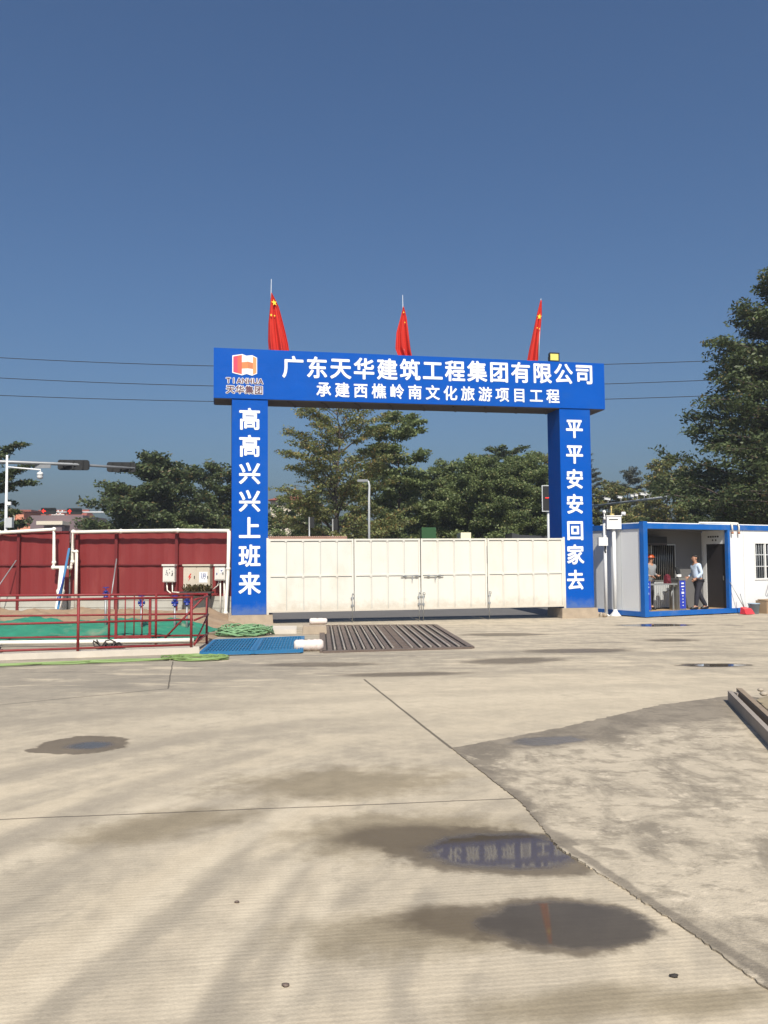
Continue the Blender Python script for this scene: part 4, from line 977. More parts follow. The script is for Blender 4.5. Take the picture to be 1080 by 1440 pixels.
# things along the cabin wall
p = cw(3.74, -0.42, 0)
dp = thing('dustpan', 'red plastic dustpan with upright handle leaning by the cabin', 'dustpan', p, CA)
mb = MB(); mb.add([(-.19, -.14, .015), (.19, -.14, .015), (.15, .12, .015), (-.15, .12, .015), (-.16, -.05, .17), (.16, -.05, .17), (.12, .12, .22), (-.12, .12, .22)], [(3, 2, 1, 0), (0, 1, 5, 4), (1, 2, 6, 5), (2, 3, 7, 6), (3, 0, 4, 7), (4, 5, 6, 7)]); mb.build('pan', M['dustpan'], dp)
mb = MB(); mb.tube([(0, .08, .2), (0.0, .22, .62)], 0.013, 6); mb.build('handle', M['grey_steel'], dp)
br = thing('broom', 'thin stick broom leaning on the cabin wall by the dustpan', 'broom', cw(3.80, -0.28, 0), CA)
mb = MB(); mb.tube([(0, 0, 0.2), (-0.28, 0.26, 0.98)], 0.011, 6); mb.build('handle', M['grey_steel'], br)
mb = MB(); mb.box((0.02, -0.01, 0.11), (0.2, 0.06, 0.2), None, 0.6); mb.build('bristles', M['dustpan'], br)
bu = thing('bucket', 'blue grey bucket between the dustpan and cardboard box', 'bucket', cw(4.22, -0.30, 0), CA)
mb = MB(); mb.lathe((0, 0, 0), [(0.13, 0), (0.17, 0.3), (0.182, 0.3), (0.182, 0.325), (0.165, 0.325), (0.125, 0.03)], 18); mb.build('pail', M['bucket'], bu)
mb = MB(); mb.tube([(0.18 * math.cos(a), 0.03, 0.31 - 0.14 * math.sin(a)) for a in [i * math.pi / 10 for i in range(11)]], 0.006, 6); mb.build('handle', M['grey_steel'], bu)
cb = thing('cardboard_box', 'brown cardboard box on the ground under the cabin window', 'box', cw(4.82, -0.32, 0), CA)
mb = MB(); mb.span((-0.30, -0.2, 0), (0.30, 0.2, 0.40)); mb.build('carton', M['card'], cb)
mb = MB(); mb.box((0.0, -0.05, 0.415), (0.62, 0.34, 0.025), Matrix.Rotation(0.05, 3, 'X')); mb.build('flap', M['card'], cb)
mb = MB(); mb.box((-0.12, -0.202, 0.28), (0.2, 0.003, 0.05)); mb.build('print_mark', M['dark_steel'], cb)
ch = thing('metal_bracket', 'black bent metal bracket sticking out by the cardboard box', 'bracket', cw(5.14, -0.2, 0.0), CA)
mb = MB(); mb.tube([(0.15, 0.15, 0.95), (0, 0, 0.93), (-0.08, -0.05, 0.86), (0.0, -0.02, 0.78), (0.15, 0.1, 0.80)], 0.014, 6); mb.tube([(0.15, 0.12, 0.0), (0.15, 0.12, 0.96)], 0.015, 6); mb.build('hook', M['black'], ch)

# dust monitor on its poles
ws = thing('dust_monitor', 'white dust monitor station on a pole with two boxes', 'monitor', (6.93, 25.0, 0), 0.05)
mb = MB(); mb.tube([(0, 0, 0.02), (0, 0, 2.62)], 0.055, 10); mb.lathe((0, 0, 0), [(0.17, 0), (0.17, 0.02), (0.07, 0.14), (0.056, 0.2)], 12); mb.build('pole', M['white_pole'], ws)
mb = MB(); mb.span((-0.24, -0.12, 2.61), (0.20, 0.12, 2.99)); mb.span((-0.26, -0.14, 2.991), (0.22, 0.14, 3.02)); cs = mb.build('case', M['white_metal'], ws)
mb = MB(); mb.span((-0.18, -0.124, 2.88), (0.10, -0.121, 2.91)); mb.build('display', M['black'], cs)
mb = MB(); mb.tube([(-0.06, 0, 3.02), (-0.06, 0, 3.26)], 0.018, 6); mb.ball((-0.06, 0, 3.28), 0.03); mb.tube([(-0.10, 0, 3.05), (0.02, 0, 3.05)], 0.03, 6); mb.build('antenna', mat('brass fitting', (0.5, 0.4, 0.15, 1), 0.4), cs)
mb = MB(); mb.tube([(0.2, 0, 2.95), (0.27, 0, 3.06), (0.30, 0, 3.06)], 0.015, 6); mb.lathe((0.31, 0, 3.03), [(0.06, 0), (0.07, 0.05), (0.06, 0.1)], 12); mb.build('wind_gauge', M['white_metal'], cs)
mb = MB(); mb.tube([(-0.22, 0, 2.9), (-0.28, 0, 3.0), (-0.28, 0, 3.12)], 0.02, 6); mb.ball((-0.28, 0, 3.13), 0.055); mb.ball((-0.26, 0, 2.93), 0.06); mb.build('sensor', M['white_metal'], cs)
ws2 = thing('sensor_pole', 'slim white pole with small white box beside dust monitor', 'pole', (6.68, 25.08, 0), 0.05)
mb = MB(); mb.tube([(0, 0, 0.0), (0, 0, 2.92)], 0.05, 10); mb.lathe((0, 0, 0), [(0.11, 0), (0.11, 0.02), (0.055, 0.05)], 12); mb.build('pole', M['white_pole'], ws2)
mb = MB(); mb.span((-0.24, -0.16, 2.11), (0.04, -0.052, 2.36)); mb.build('control_box', M['white_metal'], ws2)
mb = MB(); mb.tube([(0.0, -0.05, 2.1), (-0.02, -0.07, 1.98), (0.0, -0.05, 1.9)], 0.02, 6); mb.build('cable', M['black'], ws2)
rk = random.Random(5)
for i in range(7):
    mb = MB(); mb.ball((0, 0, 0.05), (rk.uniform(.06, .13), rk.uniform(.05, .1), rk.uniform(.05, .09)), 8, 5, 0.18)
    o = mb.build('rubble_stone', M['stone'] if i % 2 else M['plinth']); o.location = (6.35 + 0.11 * i - 0.02 * i * i, 24.75 + rk.uniform(-.25, .15), 0); o.rotation_euler = (0, 0, rk.uniform(0, 3))
    tag(o, 'pale rubble stone between the right pillar and the white poles', 'stone', 'rubble stones by the right pillar')

# timber edging and planted bed at the right
te = thing('timber_edging', 'weathered double board edging at the right of yard', 'edging', (4.10, 9.95, 0))
v = Vector((2.95, 5.5, 0)) - Vector((4.10, 9.95, 0))
mb = MB(); mb.beam((0, 0, 0.07), v + Vector((0, 0, 0.07)), 0.05, 0.13); mb.build('inner_board', M['wood_grey'], te)
mb = MB(); mb.beam((0.13, 0.05, 0.085), v + Vector((0.14, 0, 0.085)), 0.06, 0.15); mb.build('outer_board', M['wood'], te)
mb = MB(); mb.box((0.06, -0.1, 0.06), (0.08, 0.10, 0.14)); mb.build('peg', M['wood_grey'], te); mb = MB(); mb.box(v * 0.55 + Vector((0.06, 0, 0.06)), (0.07, 0.09, 0.13)); mb.build('peg', M['wood_grey'], te)
def bed_h(x, y, u, v): return 0.02 + min(1, u * 10) * (0.10 + 0.05 * mn.noise((x * 2, y * 2, 0)) + 0.03 * mn.noise((x * 8, y * 8, 0)))
vs, fs = [], []
for j in range(41):
    for i in range(31):
        v_ = j / 40; u = i / 30; y = lerp(5.5, 10.9, v_); xl = 3.24 + (min(y, 9.98) - 5.5) * 0.262 + max(0, y - 9.98) * 1.6; x = lerp(xl, 8.2, u)
        vs.append((x, y, bed_h(x, y, u, v_) * (min(1, (10.9 - y) * 2) if y > 10.4 else 1) + 0.016))
for j in range(40):
    for i in range(30): a = j * 31 + i; fs.append((a, a + 1, a + 32, a + 31))
mb = MB(); mb.add(vs, fs, True); structure(mb.build('soil_bed', mat('sandy bed soil', (0.34, 0.28, 0.18, 1), 0.95, var=0.35, scale=5, bump=1.0)))
for i, (x, y, r) in enumerate(((4.32, 9.55, .045), (4.60, 9.7, .04), (4.28, 9.15, .045), (4.55, 9.25, .06), (4.30, 8.8, .04), (4.70, 9.0, .04), (4.42, 9.85, .035))):
    mb = MB(); mb.ball((0, 0, 0), (r, r * 0.8, r * 0.6), 9, 6, 0.15); o = mb.build('bed_stone', M['stone']); o.location = (x, y, 0.15 + r * 0.3)
    tag(o, 'pale stone lying in the soil bed behind the timber edging', 'stone', 'stones in the soil bed')
for i, (px, py, r, lab) in enumerate(((948, 1372, .013, 'tiny dark chip of debris on the near concrete at right'), (402, 1385, .012, 'tiny brown chip on the near concrete below the left puddle'), (333, 1268, .010, 'tiny stone on pale concrete left of the lower puddle'))):
    mb = MB(); mb.ball((0, 0, 0), (r * 1.4, r, r * 0.6), 7, 5, 0.25); o = mb.build('debris_chip', M['pit'] if i == 0 else M['rust']); o.location = gp(px, py, 0.006); tag(o, lab, 'debris')

# ------------------------------------------------------------------ people
def skin_mesh(name, nodes, edges, m, parent, level=2, extra=None):
    me = bpy.data.meshes.new(name); keys = list(nodes)
    me.from_pydata([nodes[q][0] for q in keys], [(keys.index(a), keys.index(b)) for a, b in edges], [])
    o = bpy.data.objects.new(name, me); COL.objects.link(o)
    o.modifiers.new('skin', 'SKIN'); sv = me.skin_vertices[0].data
    for i, q in enumerate(keys):
        r = nodes[q][1]; sv[i].radius = r if isinstance(r, tuple) else (r, r)
        sv[i].use_root = (i == 0)
    ss = o.modifiers.new('sub', 'SUBSURF'); ss.levels = level; ss.render_levels = level
    dg = bpy.context.evaluated_depsgraph_get(); ev = o.evaluated_get(dg); t = ev.to_mesh()
    mb = MB(); mb.add([tuple(v.co) for v in t.vertices], [tuple(p.vertices) for p in t.polygons], True)
    ev.to_mesh_clear(); bpy.data.objects.remove(o); bpy.data.meshes.remove(me)
    if extra: mb.add(extra.v, extra.f, True)
    return mb.build(name, m, parent)

def hand(mb, wrist, d, side):
    """palm, four curled fingers and a thumb; d is the forearm direction"""
    d = Vector(d).normalized(); s = Vector((0, 1, 0)); s = (s - d * s.dot(d)).normalized(); n = d.cross(s)
    w = Vector(wrist)
    mb.tube([w, w + d * 0.03, w + d * 0.07, w + d * 0.095], [0.024, 0.034, 0.038, 0.03], 8)
    for i, ln in enumerate((0.066, 0.076, 0.07, 0.054)):
        b = w + d * 0.088 + s * (-0.03 + 0.02 * i); c1 = d; c2 = (d + n * 0.5 * side).normalized(); c3 = (d * 0.5 + n * side).normalized()
        mb.tube([b, b + c1 * ln * .4, b + c1 * ln * .4 + c2 * ln * .35, b + c1 * ln * .4 + c2 * ln * .35 + c3 * ln * .3], [0.0095, 0.009, 0.0085, 0.006], 6)
    b = w + d * 0.03 + s * 0.03
    mb.tube([b, b + (d + s) * 0.028, b + (d + s) * 0.028 + d * 0.03], [0.012, 0.0105, 0.007], 6)

def person(label, loc, rz, scale, pose, shirt, hat=None):
    """local frame: x to the right, y forward, z up; standing height 1.70"""
    t = thing('person', label, 'person', loc, rz); t.scale = (scale,) * 3
    hl = pose['lean']
    P = {'pel': ((0, 0, 0.92), (.135, .125)), 'wai': ((0, 0.03 + hl * .2, 1.06), (.14, .13)), 'che': ((0, 0.02 + hl * .7, 1.26), (.155, .14)), 'sho': ((0, hl, 1.40), (.10, .08)),
         'nec': ((0, hl + .02, 1.47), .052), 'jaw': ((0, hl + .045, 1.545), (.062, .07)), 'cra': ((0, hl + .03, 1.635), (.074, .092)), 'top': ((0, hl + .02, 1.685), (.045, .055))}
    E_ = [('pel', 'wai'), ('wai', 'che'), ('che', 'sho'), ('sho', 'nec'), ('nec', 'jaw'), ('jaw', 'cra'), ('cra', 'top')]
    for s, tg in ((-1, 'l'), (1, 'r')):
        kn, an = pose['knee' + tg], pose['ank' + tg]; el, wr = pose['elb' + tg], pose['wri' + tg]
        P['hip' + tg] = ((s * .095, 0, .86), .088); P['kne' + tg] = (kn, .058); P['ank' + tg] = (an, .04)
        P['toe' + tg] = ((an[0], an[1] + .15, an[2] - .045), (.04, .028)); P['hee' + tg] = ((an[0], an[1] - .035, an[2] - .04), .032)
        P['shd' + tg] = ((s * .175, hl, 1.385), .058); P['elb' + tg] = (el, .042); P['wri' + tg] = (wr, .027)
        E_ += [('pel', 'hip' + tg), ('hip' + tg, 'kne' + tg), ('kne' + tg, 'ank' + tg), ('ank' + tg, 'toe' + tg), ('ank' + tg, 'hee' + tg), ('sho', 'shd' + tg), ('shd' + tg, 'elb' + tg), ('elb' + tg, 'wri' + tg)]
    ex = MB()
    for tg, sd in (('l', 1), ('r', 1)):
        a, b = Vector(P['elb' + tg][0]), Vector(P['wri' + tg][0]); hand(ex, b, b - a, sd)
    fy = hl + .045
    ex.tube([(0, fy + .06, 1.625), (0, fy + .098, 1.585), (0, fy + .07, 1.575)], [.008, .016, .012], 6)          # nose
    for s in (-1, 1): ex.ball((s * .078, hl + .02, 1.605), (.012, .024, .034), 8, 6)                              # ears
    ex.ball((0, fy + .066, 1.548), (.026, .012, .007), 8, 4)                                                      # mouth
    skin_mesh('body', P, E_, M['skin'], t, 2, ex)
    mb = MB()
    for s in (-1, 1): mb = MB(); mb.ball((s * .030, fy + .072, 1.622), (.012, .008, .008), 8, 5); mb.build('eye', M['black'], t)
    g = lambda q, f: (P[q][0], tuple(v * f for v in P[q][1]) if isinstance(P[q][1], tuple) else P[q][1] * f)
    Q = {'pel': ((0, .0, .90), (.168, .155)), 'wai': g('wai', 1.22), 'che': g('che', 1.14), 'sho': g('sho', 1.16), 'nec': ((0, hl + .012, 1.445), .066)}
    EQ = [('pel', 'wai'), ('wai', 'che'), ('che', 'sho'), ('sho', 'nec')]
    for tg in 'lr':
        Q['shd' + tg] = g('shd' + tg, 1.25); Q['elb' + tg] = g('elb' + tg, 1.35)
        a, b = Vector(P['elb' + tg][0]), Vector(P['wri' + tg][0]); Q['cuf' + tg] = (tuple(a.lerp(b, .88)), .040)
        EQ += [('sho', 'shd' + tg), ('shd' + tg, 'elb' + tg), ('elb' + tg, 'cuf' + tg)]
    skin_mesh('shirt', Q, EQ, shirt, t)
    Tn = {'pel': ((0, 0, .90), (.125, .12))}; ET = []
    for s, tg in ((-1, 'l'), (1, 'r')):
        Tn['hip' + tg] = ((s * .095, 0, .85), .118); Tn['kne' + tg] = (P['kne' + tg][0], .088); a = P['ank' + tg][0]; Tn['hem' + tg] = ((a[0], a[1], a[2] + .0), .062)
        ET += [('pel', 'hip' + tg), ('hip' + tg, 'kne' + tg), ('kne' + tg, 'hem' + tg)]
    skin_mesh('trousers', Tn, ET, M['trousers'], t)
    for tg in 'lr':
        mb = MB(); a = Vector(P['ank' + tg][0])
        mb.tube([a + Vector((0, -.06, -.035)), a + Vector((0, .02, -.03)), a + Vector((0, .12, -.045)), a + Vector((0, .19, -.055))], [.042, .05, .046, .028], 10); mb.build('shoe', M['shoe'], t)
    if hat is None:
        mb = MB(); mb.ball((0, hl + .004, 1.664), (.079, .094, .054), 14, 9); mb.ball((0, hl - .05, 1.625), (.07, .042, .062), 12, 8); mb.build('hair', M['hair'], t)
    else:
        mb = MB(); mb.lathe((0, hl + .025, 1.645), [(.135, 0), (.128, .012), (.112, .05), (.085, .09), (.045, .115), (.0, .12)], 16); mb.ball((0, hl + .12, 1.65), (.09, .07, .012), 12, 5); mb.build('safety_helmet', hat, t)
    return t
man = dict(lean=.07, kneel=(-.09, .10, .50), ankl=(-.09, .15, .085), kneer=(.09, -.05, .50), ankr=(.09, -.30, .085),
           elbl=(-.235, .01, 1.13), wril=(-.19, .19, .97), elbr=(.235, .05, 1.13), wrir=(.17, .25, 1.0))
person('man in pale blue shirt and dark trousers walking in the entrance bay', cw(2.40, 0.20, 0.166), R(90) + 0.15, 0.97, man, M['shirt'])
oth = dict(lean=.10, kneel=(-.10, .04, .50), ankl=(-.11, .02, .085), kneer=(.10, .05, .50), ankr=(.11, .05, .085),
           elbl=(-.25, .02, 1.13), wril=(-.16, .25, 1.08), elbr=(.25, .02, 1.13), wrir=(.15, .26, 1.06))
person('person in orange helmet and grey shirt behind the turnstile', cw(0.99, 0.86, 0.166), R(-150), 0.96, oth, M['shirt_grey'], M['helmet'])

# ------------------------------------------------------------------ street furniture beyond the wall
ARM_Y = 36.0
sm = thing('signal_mast', 'grey mast arm carrying signals seen from behind, at left', 'mast', (-23, 34, 0))
o0 = Vector((-23, 34, 0))
mb = MB(); mb.tube([(0, 0, 0), (0, 0, 6.6)], [0.16, 0.11], 12); mb.build('pole', M['grey_paint'], sm)
mb = MB(); mb.tube([Vector((-23, 34, 5.95)) - o0, at(0, 649.5, 35.5) - o0, at(100, 653, 37) - o0, at(190, 658.5, 38.4) - o0], [0.12, 0.085, 0.07, 0.05], 10); mb.build('arm', M['grey_steel'], sm)
def signal_back(px, py, Y, w, h, tilt, label, parts='back'):
    t = thing('traffic_signal', label, 'traffic light', at(px, py, Y), tilt, 'traffic lights beyond the hoarding')
    ol = []
    for cx, cy, a0 in ((w / 2 - .1, h / 2 - .1, 0), (-w / 2 + .1, h / 2 - .1, 90), (-w / 2 + .1, -h / 2 + .1, 180), (w / 2 - .1, -h / 2 + .1, 270)):
        for q in range(0, 91, 30): ol.append((cx + .1 * math.cos(R(a0 + q)), cy + .1 * math.sin(R(a0 + q))))
    mb = MB(); mb.prism(ol, (0, 0.18, 0), (1, 0, 0), (0, 0, 1), 0.10); mb.build('backboard', M['black'], t)
    return t, w, h
for px, py, Y, w, h, lab in ((102.5, 653.5, 37.0, 1.36, 0.46, 'left black signal seen from behind on the mast arm'), (170, 656.5, 38.2, 1.30, 0.46, 'right black signal seen from behind at the mast arm tip')):
    t, w, h = signal_back(px, py, Y, w, h, 0.12, lab)
    mb = MB()
    for dx in (-.4, 0, .4): mb.lathe((dx, 0.19, 0), [(.15, 0), (.15, .22)], 12, rot=Matrix.Rotation(R(-90), 3, 'X'))
    mb.build('lamp_housing', M['black'], t)
    mb = MB(); mb.box((0, 0.035, 0), (0.08, 0.08, h * 0.9)); mb.box((-w*.3, 0.035, 0), (0.05, 0.08, h * 0.8)); mb.box((w*.3, 0.035, 0), (0.05, 0.08, h * 0.8)); mb.build('bracket', M['black'], t)
tag(MB().box(at(59, 655.5, 36.2) + Vector((0, 0.1, 0)), (0.7, 0.04, 0.16)).build('name_plate', M['grey_steel']), 'small grey plate hanging on the mast arm left of signals', 'plate')
for px, py, lab in ((67.5, 718.5, 'far traffic signal with red left arrow lit'), (104, 719, 'far traffic signal with red ahead arrow lit')):
    t, w, h = signal_back(px, py, 72, 1.3, 0.56, 0.0, lab)
    mb = MB(); X0 = -0.40
    if 'left' in lab: pts = [(-.2, 0), (0, .2), (.03, .13), (-.05, .05), (.2, .05), (.2, -.05), (-.05, -.05), (.03, -.13), (0, -.2)]
    else: pts = [(0, .2), (.2, 0), (.13, -.03), (.05, .05), (.05, -.2), (-.05, -.2), (-.05, .05), (-.13, -.03), (-.2, 0)]
    mb.prism([(X0 + a, b) for a, b in reversed(pts)], (0, 0.075, 0), (1, 0, 0), (0, 0, 1), 0.01); mb.build('arrow_lamp', M['red_lamp'], t)
    mb = MB()
    for dx in (-.4, 0, .4): mb.tube([(dx + .21 * math.cos(a), 0.0, .21 * math.sin(a)) for a in [i * math.pi / 8 for i in range(9)]], 0.02, 5)
    mb.build('visor', M['black'], t)
    mb = MB(); mb.box((0, 0.24, 0.0), (0.1, 0.10, 0.5)); mb.build('bracket', M['grey_paint'], t)
fm = thing('signal_mast', 'far grey mast arm holding the two red arrow signals', 'mast', (-21.5, 72.5, 0))
mb = MB(); mb.tube([(0, 0, 0), (0, 0, 6.6)], [0.14, 0.1], 10); mb.build('pole', M['grey_paint'], fm)
mb = MB(); mb.tube([(0, 0, 6.0), (-8.2, 0, 6.05)], [0.09, 0.05], 8); mb.build('arm', M['grey_paint'], fm)

cp_ = at(8, 760, 30); cm = thing('camera_pole', 'slim white pole with a dome camera on short arm', 'camera pole', (cp_.x, 30, 0))
top = at(10, 640, 30); b0 = Vector((cp_.x, 30, 0))
mb = MB(); mb.tube([(0, 0, 0), (0, 0, 2.4), top - b0], [0.065, 0.06, 0.04], 10); mb.build('pole', M['white_pole'], cm)
mb = MB(); mb.tube([at(9, 656.5, 30) - b0, at(30, 658.5, 30) - b0, at(57, 660.5, 30) - b0, at(57, 664, 30) - b0], 0.03, 6); mb.build('arm', M['white_pole'], cm)
dc = at(56.5, 664, 30) - b0
mb = MB(); mb.lathe(dc + Vector((0, 0, -0.26)), [(0.03, 0), (0.09, 0.03), (0.11, 0.1), (0.10, 0.16), (0.115, 0.17), (0.10, 0.24), (0.03, 0.28)], 14); mb.build('dome_camera', M['white_metal'], cm)
mb = MB(); mb.box(at(13.5, 735, 30) - b0, (0.24, 0.18, 0.36)); mb.build('control_box', M['grey_paint'], cm)
mb = MB(); mb.box(at(12, 708, 30) - b0, (0.2, 0.1, 0.12)); mb.tube([at(9, 712, 30) - b0, at(13, 709, 30) - b0], 0.02, 6); mb.build('side_camera', M['white_metal'], cm)

gm = thing('camera_mast', 'long grey mast arm with white cameras over the cabin', 'mast', (24.6, 48.5, 0))
go = Vector((24.6, 48.5, 0))
A0, A1 = at(834, 711.5, 63), at(990, 692.5, 52)
mb = MB(); mb.tube([(0, 0, 0), (0, 0, 6.4)], [0.16, 0.12], 10); mb.build('pole', M['grey_paint'], gm)
mb = MB(); mb.tube([A0 - go, A1 - go, Vector((0, 0, 6.0))], [0.07, 0.10, 0.13], 10); mb.build('arm', M['grey_paint'], gm)
cl_ = ['first white traffic camera from the pillar end of long mast', 'second white traffic camera from the pillar end of long mast', 'third small white camera along the long mast', 'fourth small white camera along the long mast', 'paired white camera left of the middle of long mast', 'paired white camera right of the middle of long mast', 'large white camera in a pair toward the tree end', 'slim white camera of the pair toward the tree end', 'last white camera nearest the big tree on long mast']
for i, (px, big) in enumerate(((855, 1), (873, .7), (890, .5), (896, .5), (906, 1), (913, .9), (962, 1.1), (970, 1), (985, 1))):
    t_ = (px - 834) / 156; t_ = t_ * 52 / (63 + (52 - 63) * t_) * 63 / 52 if False else t_
    # point on the arm under that bearing
    d = ray(px, 700); bx = d.x / d.y; num = A0.x - bx * A0.y; den = bx * (A1.y - A0.y) - (A1.x - A0.x); q = num / den
    p = A0.lerp(A1, q)
    c = thing('traffic_camera', cl_[i], 'camera', p + Vector((0, 0, 0.09)), R(20), 'white cameras on the long mast')
    mb = MB(); mb.tube([(0, 0, 0), (0, 0, 0.22)], 0.03, 6); mb.build('bracket', M['grey_paint'], c)
    mb = MB(); mb.box((-0.1, 0, 0.28), (0.50 * big, 0.15, 0.13), Matrix.Rotation(0.12, 3, 'Y')); mb.box((-0.12, 0, 0.365), (0.58 * big, 0.19, 0.025), Matrix.Rotation(0.12, 3, 'Y')); mb.build('housing', M['white_metal'], c)

sl_ = at(519, 757, 43); lp = thing('street_lamp', 'white street lamp among the trees behind the gate', 'street lamp', (sl_.x, 43, 0))
bl0 = Vector((sl_.x, 43, 0))
mb = MB(); mb.tube([(0, 0, 0), at(519, 700, 43) - bl0, at(519.5, 683, 43) - bl0, at(518, 677, 43) - bl0, at(514, 675.5, 43) - bl0], [0.065, 0.06, 0.055, 0.05, 0.03], 10); mb.build('pole', M['grey_paint'], lp)
mb = MB(); mb.box(at(510, 676, 43) - bl0, (0.55, 0.25, 0.12)); mb.build('lamp_head', M['grey_steel'], lp)

tp = at(768, 757, 40); ts = thing('traffic_signal', 'upright traffic signal board with white border beside right pillar', 'traffic light', (tp.x + 0.15, 40, 0))
bt = Vector((tp.x + .15, 40, 0)); c0 = at(772, 701, 40) - bt
mb = MB(); mb.box(c0, (0.62, 0.06, 1.2)); mb.build('backboard', M['black'], ts)
mb = MB()
for dx in (-.33, .33): mb.box(c0 + Vector((dx, -.01, 0)), (.04, .07, 1.28))
for dz in (-.62, .62): mb.box(c0 + Vector((0, -.012, dz)), (.62, .07, .04))
mb.build('border', M['grey_paint'], ts)
mb = MB(); mb.box(c0 + Vector((-.08, -.045, 0.03)), (.2, .02, .04)); mb.build('signal_lamp', M['red_lamp'], ts)
mb = MB(); mb.tube([(-0.02, 0.1, 0), c0 + Vector((-0.02, 0.1, 0))], 0.07, 8); mb.build('pole', M['grey_paint'], ts)
for px, y0, Y, lab in ((435, 727, 45, 'thin dark post with signal head behind the gate'), (468, 730, 46, 'thin grey post beside the leaning tree trunk behind gate')):
    b_ = at(px, 757, Y); t = thing('sign_post', lab, 'post', (b_.x, Y, 0)); tz = at(px, y0, Y).z
    mb = MB(); mb.tube([(0, 0, 0), (0, 0, tz)], 0.05, 6); mb.build('pole', M['grey_steel'], t)
    mb = MB(); mb.box((0.16, -0.06, tz - 0.3), (0.24, 0.1, 0.6)); mb.build('signal_head', M['black'], t)

# wires across the street
for i, (y0, ym, y1, lab) in enumerate(((503, 517, 507, 'highest thin overhead wire crossing behind the arch'), (531.5, 545, 534, 'middle thin overhead wire crossing behind the arch'), (556, 566, 556, 'lowest thin overhead wire crossing behind the arch'))):
    pts = []
    Y = 62.0; zl, zm, zr = at(0, y0, Y), at(560, ym, Y), at(1010, y1, Y)
    kl = (zl.z - zm.z) / (zl.x - zm.x) ** 2; kr = (zr.z - zm.z) / (zr.x - zm.x) ** 2
    for j in range(61):
        x = -55 + 110 * j / 60; dx = x - zm.x; pts.append((x, Y, zm.z + (kl if dx < 0 else kr) * dx * dx))
    mb = MB(); mb.tube(pts, 0.026, 5); tag(mb.build('overhead_wire', M['black']), lab, 'wire', 'overhead wires behind the arch')

# ------------------------------------------------------------------ buildings and lorries beyond
def windows(mb_name, parent, rects, y):
    for x0, z0, x1, z1 in rects:
        mb = MB(); mb.span((x0, y - 0.05, z0), (x1, y - 0.001, z1)); f = mb.build('window', M['cream_wall'], parent)
        mb = MB(); mb.span((x0 + .12, y - 0.07, z0 + .12), (x1 - .12, y - 0.051, z1 - .12)); mb.build('pane', M['window'], f)
pb = thing('house', 'salmon pink house beyond the hoarding at far left', 'house', (at(26, 740, 130).x, 130, 0))
def hx(px, Y, o): return (px - 540) / FPX * Y - o
o_ = pb.location.x
mb = MB(); mb.span((hx(-10, 130, o_), 0, 0), (hx(42, 130, o_), 8, 7.6)); mb.span((hx(9, 130, o_), 0.4, 7.6), (hx(31, 130, o_), 7, 9.6)); mb.build('wall', M['pink_wall'], pb)
mb = MB(); mb.span((hx(7, 130, o_), 0, 9.61), (hx(43, 130, o_), 7.4, 9.9)); mb.span((hx(-12, 130, o_), -.3, 7.61), (hx(8.8, 130, o_), 8.3, 7.9)); mb.span((hx(31.2, 130, o_), -.3, 7.61), (hx(44, 130, o_), 8.3, 7.9)); mb.build('roof', M['tile_red'], pb)
windows('w', pb, [(hx(15, 130, o_), 7.8, hx(20, 130, o_), 9.1), (hx(12, 130, o_), 4.5, hx(18, 130, o_), 6.3), (hx(26, 130, o_), 4.5, hx(32, 130, o_), 6.3)], 0.0)
gb = thing('shop_building', 'low mauve grey building with flat canopy beside the salmon house', 'building', (at(80, 740, 105).x, 105, 0)); o_ = gb.location.x
mb = MB(); mb.span((hx(42, 105, o_), 0, 0), (hx(116, 105, o_), 9, 7.6)); mb.build('wall', M['brown_wall'], gb)
mb = MB(); mb.span((hx(62, 105, o_), -2.5, 6.3), (hx(98, 105, o_), -.001, 6.75)); mb.build('canopy', M['cream_wall'], gb)
mb = MB(); mb.span((hx(87, 105, o_), -2.2, 0), (hx(96, 105, o_), -1.2, 6.29)); mb.build('column', M['brown_wall'], gb)
mb = MB()
for i in range(6): mb.box((hx(74 + i * 2.6, 105, o_), -0.1, 7.9 + 0.15 * (i % 2)), (0.15, 0.1, 0.36), Matrix.Rotation(0.3 * (i % 3 - 1), 3, 'Y'))
mb.span((hx(72, 105, o_), -0.06, 7.61), (hx(90, 105, o_), -0.02, 7.7)); mb.build('roof_sign', M['white_metal'], gb)
windows('w', gb, [(hx(46, 105, o_), 3, hx(54, 105, o_), 5), (hx(66, 105, o_), 2.6, hx(84, 105, o_), 4.8)], 0.0)
rb = thing('roof_house', 'row house with orange tiled roof behind the red arrow signals', 'house', (at(75, 730, 160).x, 160, 0)); o_ = rb.location.x
mb = MB(); mb.span((hx(38, 160, o_), 0, 0), (hx(118, 160, o_), 8, 9.6)); mb.build('wall', M['pink_wall'], rb)
mb = MB()
for a_, b_ in ((38, 60), (60.2, 84), (84.2, 118)):
    x0, x1 = hx(a_, 160, o_), hx(b_, 160, o_)
    mb.add([(x0, -.4, 9.61), (x1, -.4, 9.61), (x1, 8.4, 9.61), (x0, 8.4, 9.61), (x0 + .5, 4, 12.0), (x1 - .5, 4, 12.0)], [(0, 1, 5, 4), (2, 3, 4, 5), (1, 2, 5), (3, 0, 4), (3, 2, 1, 0)])
mb.build('roof', M['tile_red'], rb)
ch_ = thing('house', 'cream house with red roof seen through trees by left pillar', 'house', (at(408, 720, 85).x, 85, 0)); o_ = ch_.location.x
mb = MB(); mb.span((hx(380, 85, o_), 0, 0), (hx(430, 85, o_), 7, 7.9)); mb.build('wall', M['cream_wall'], ch_)
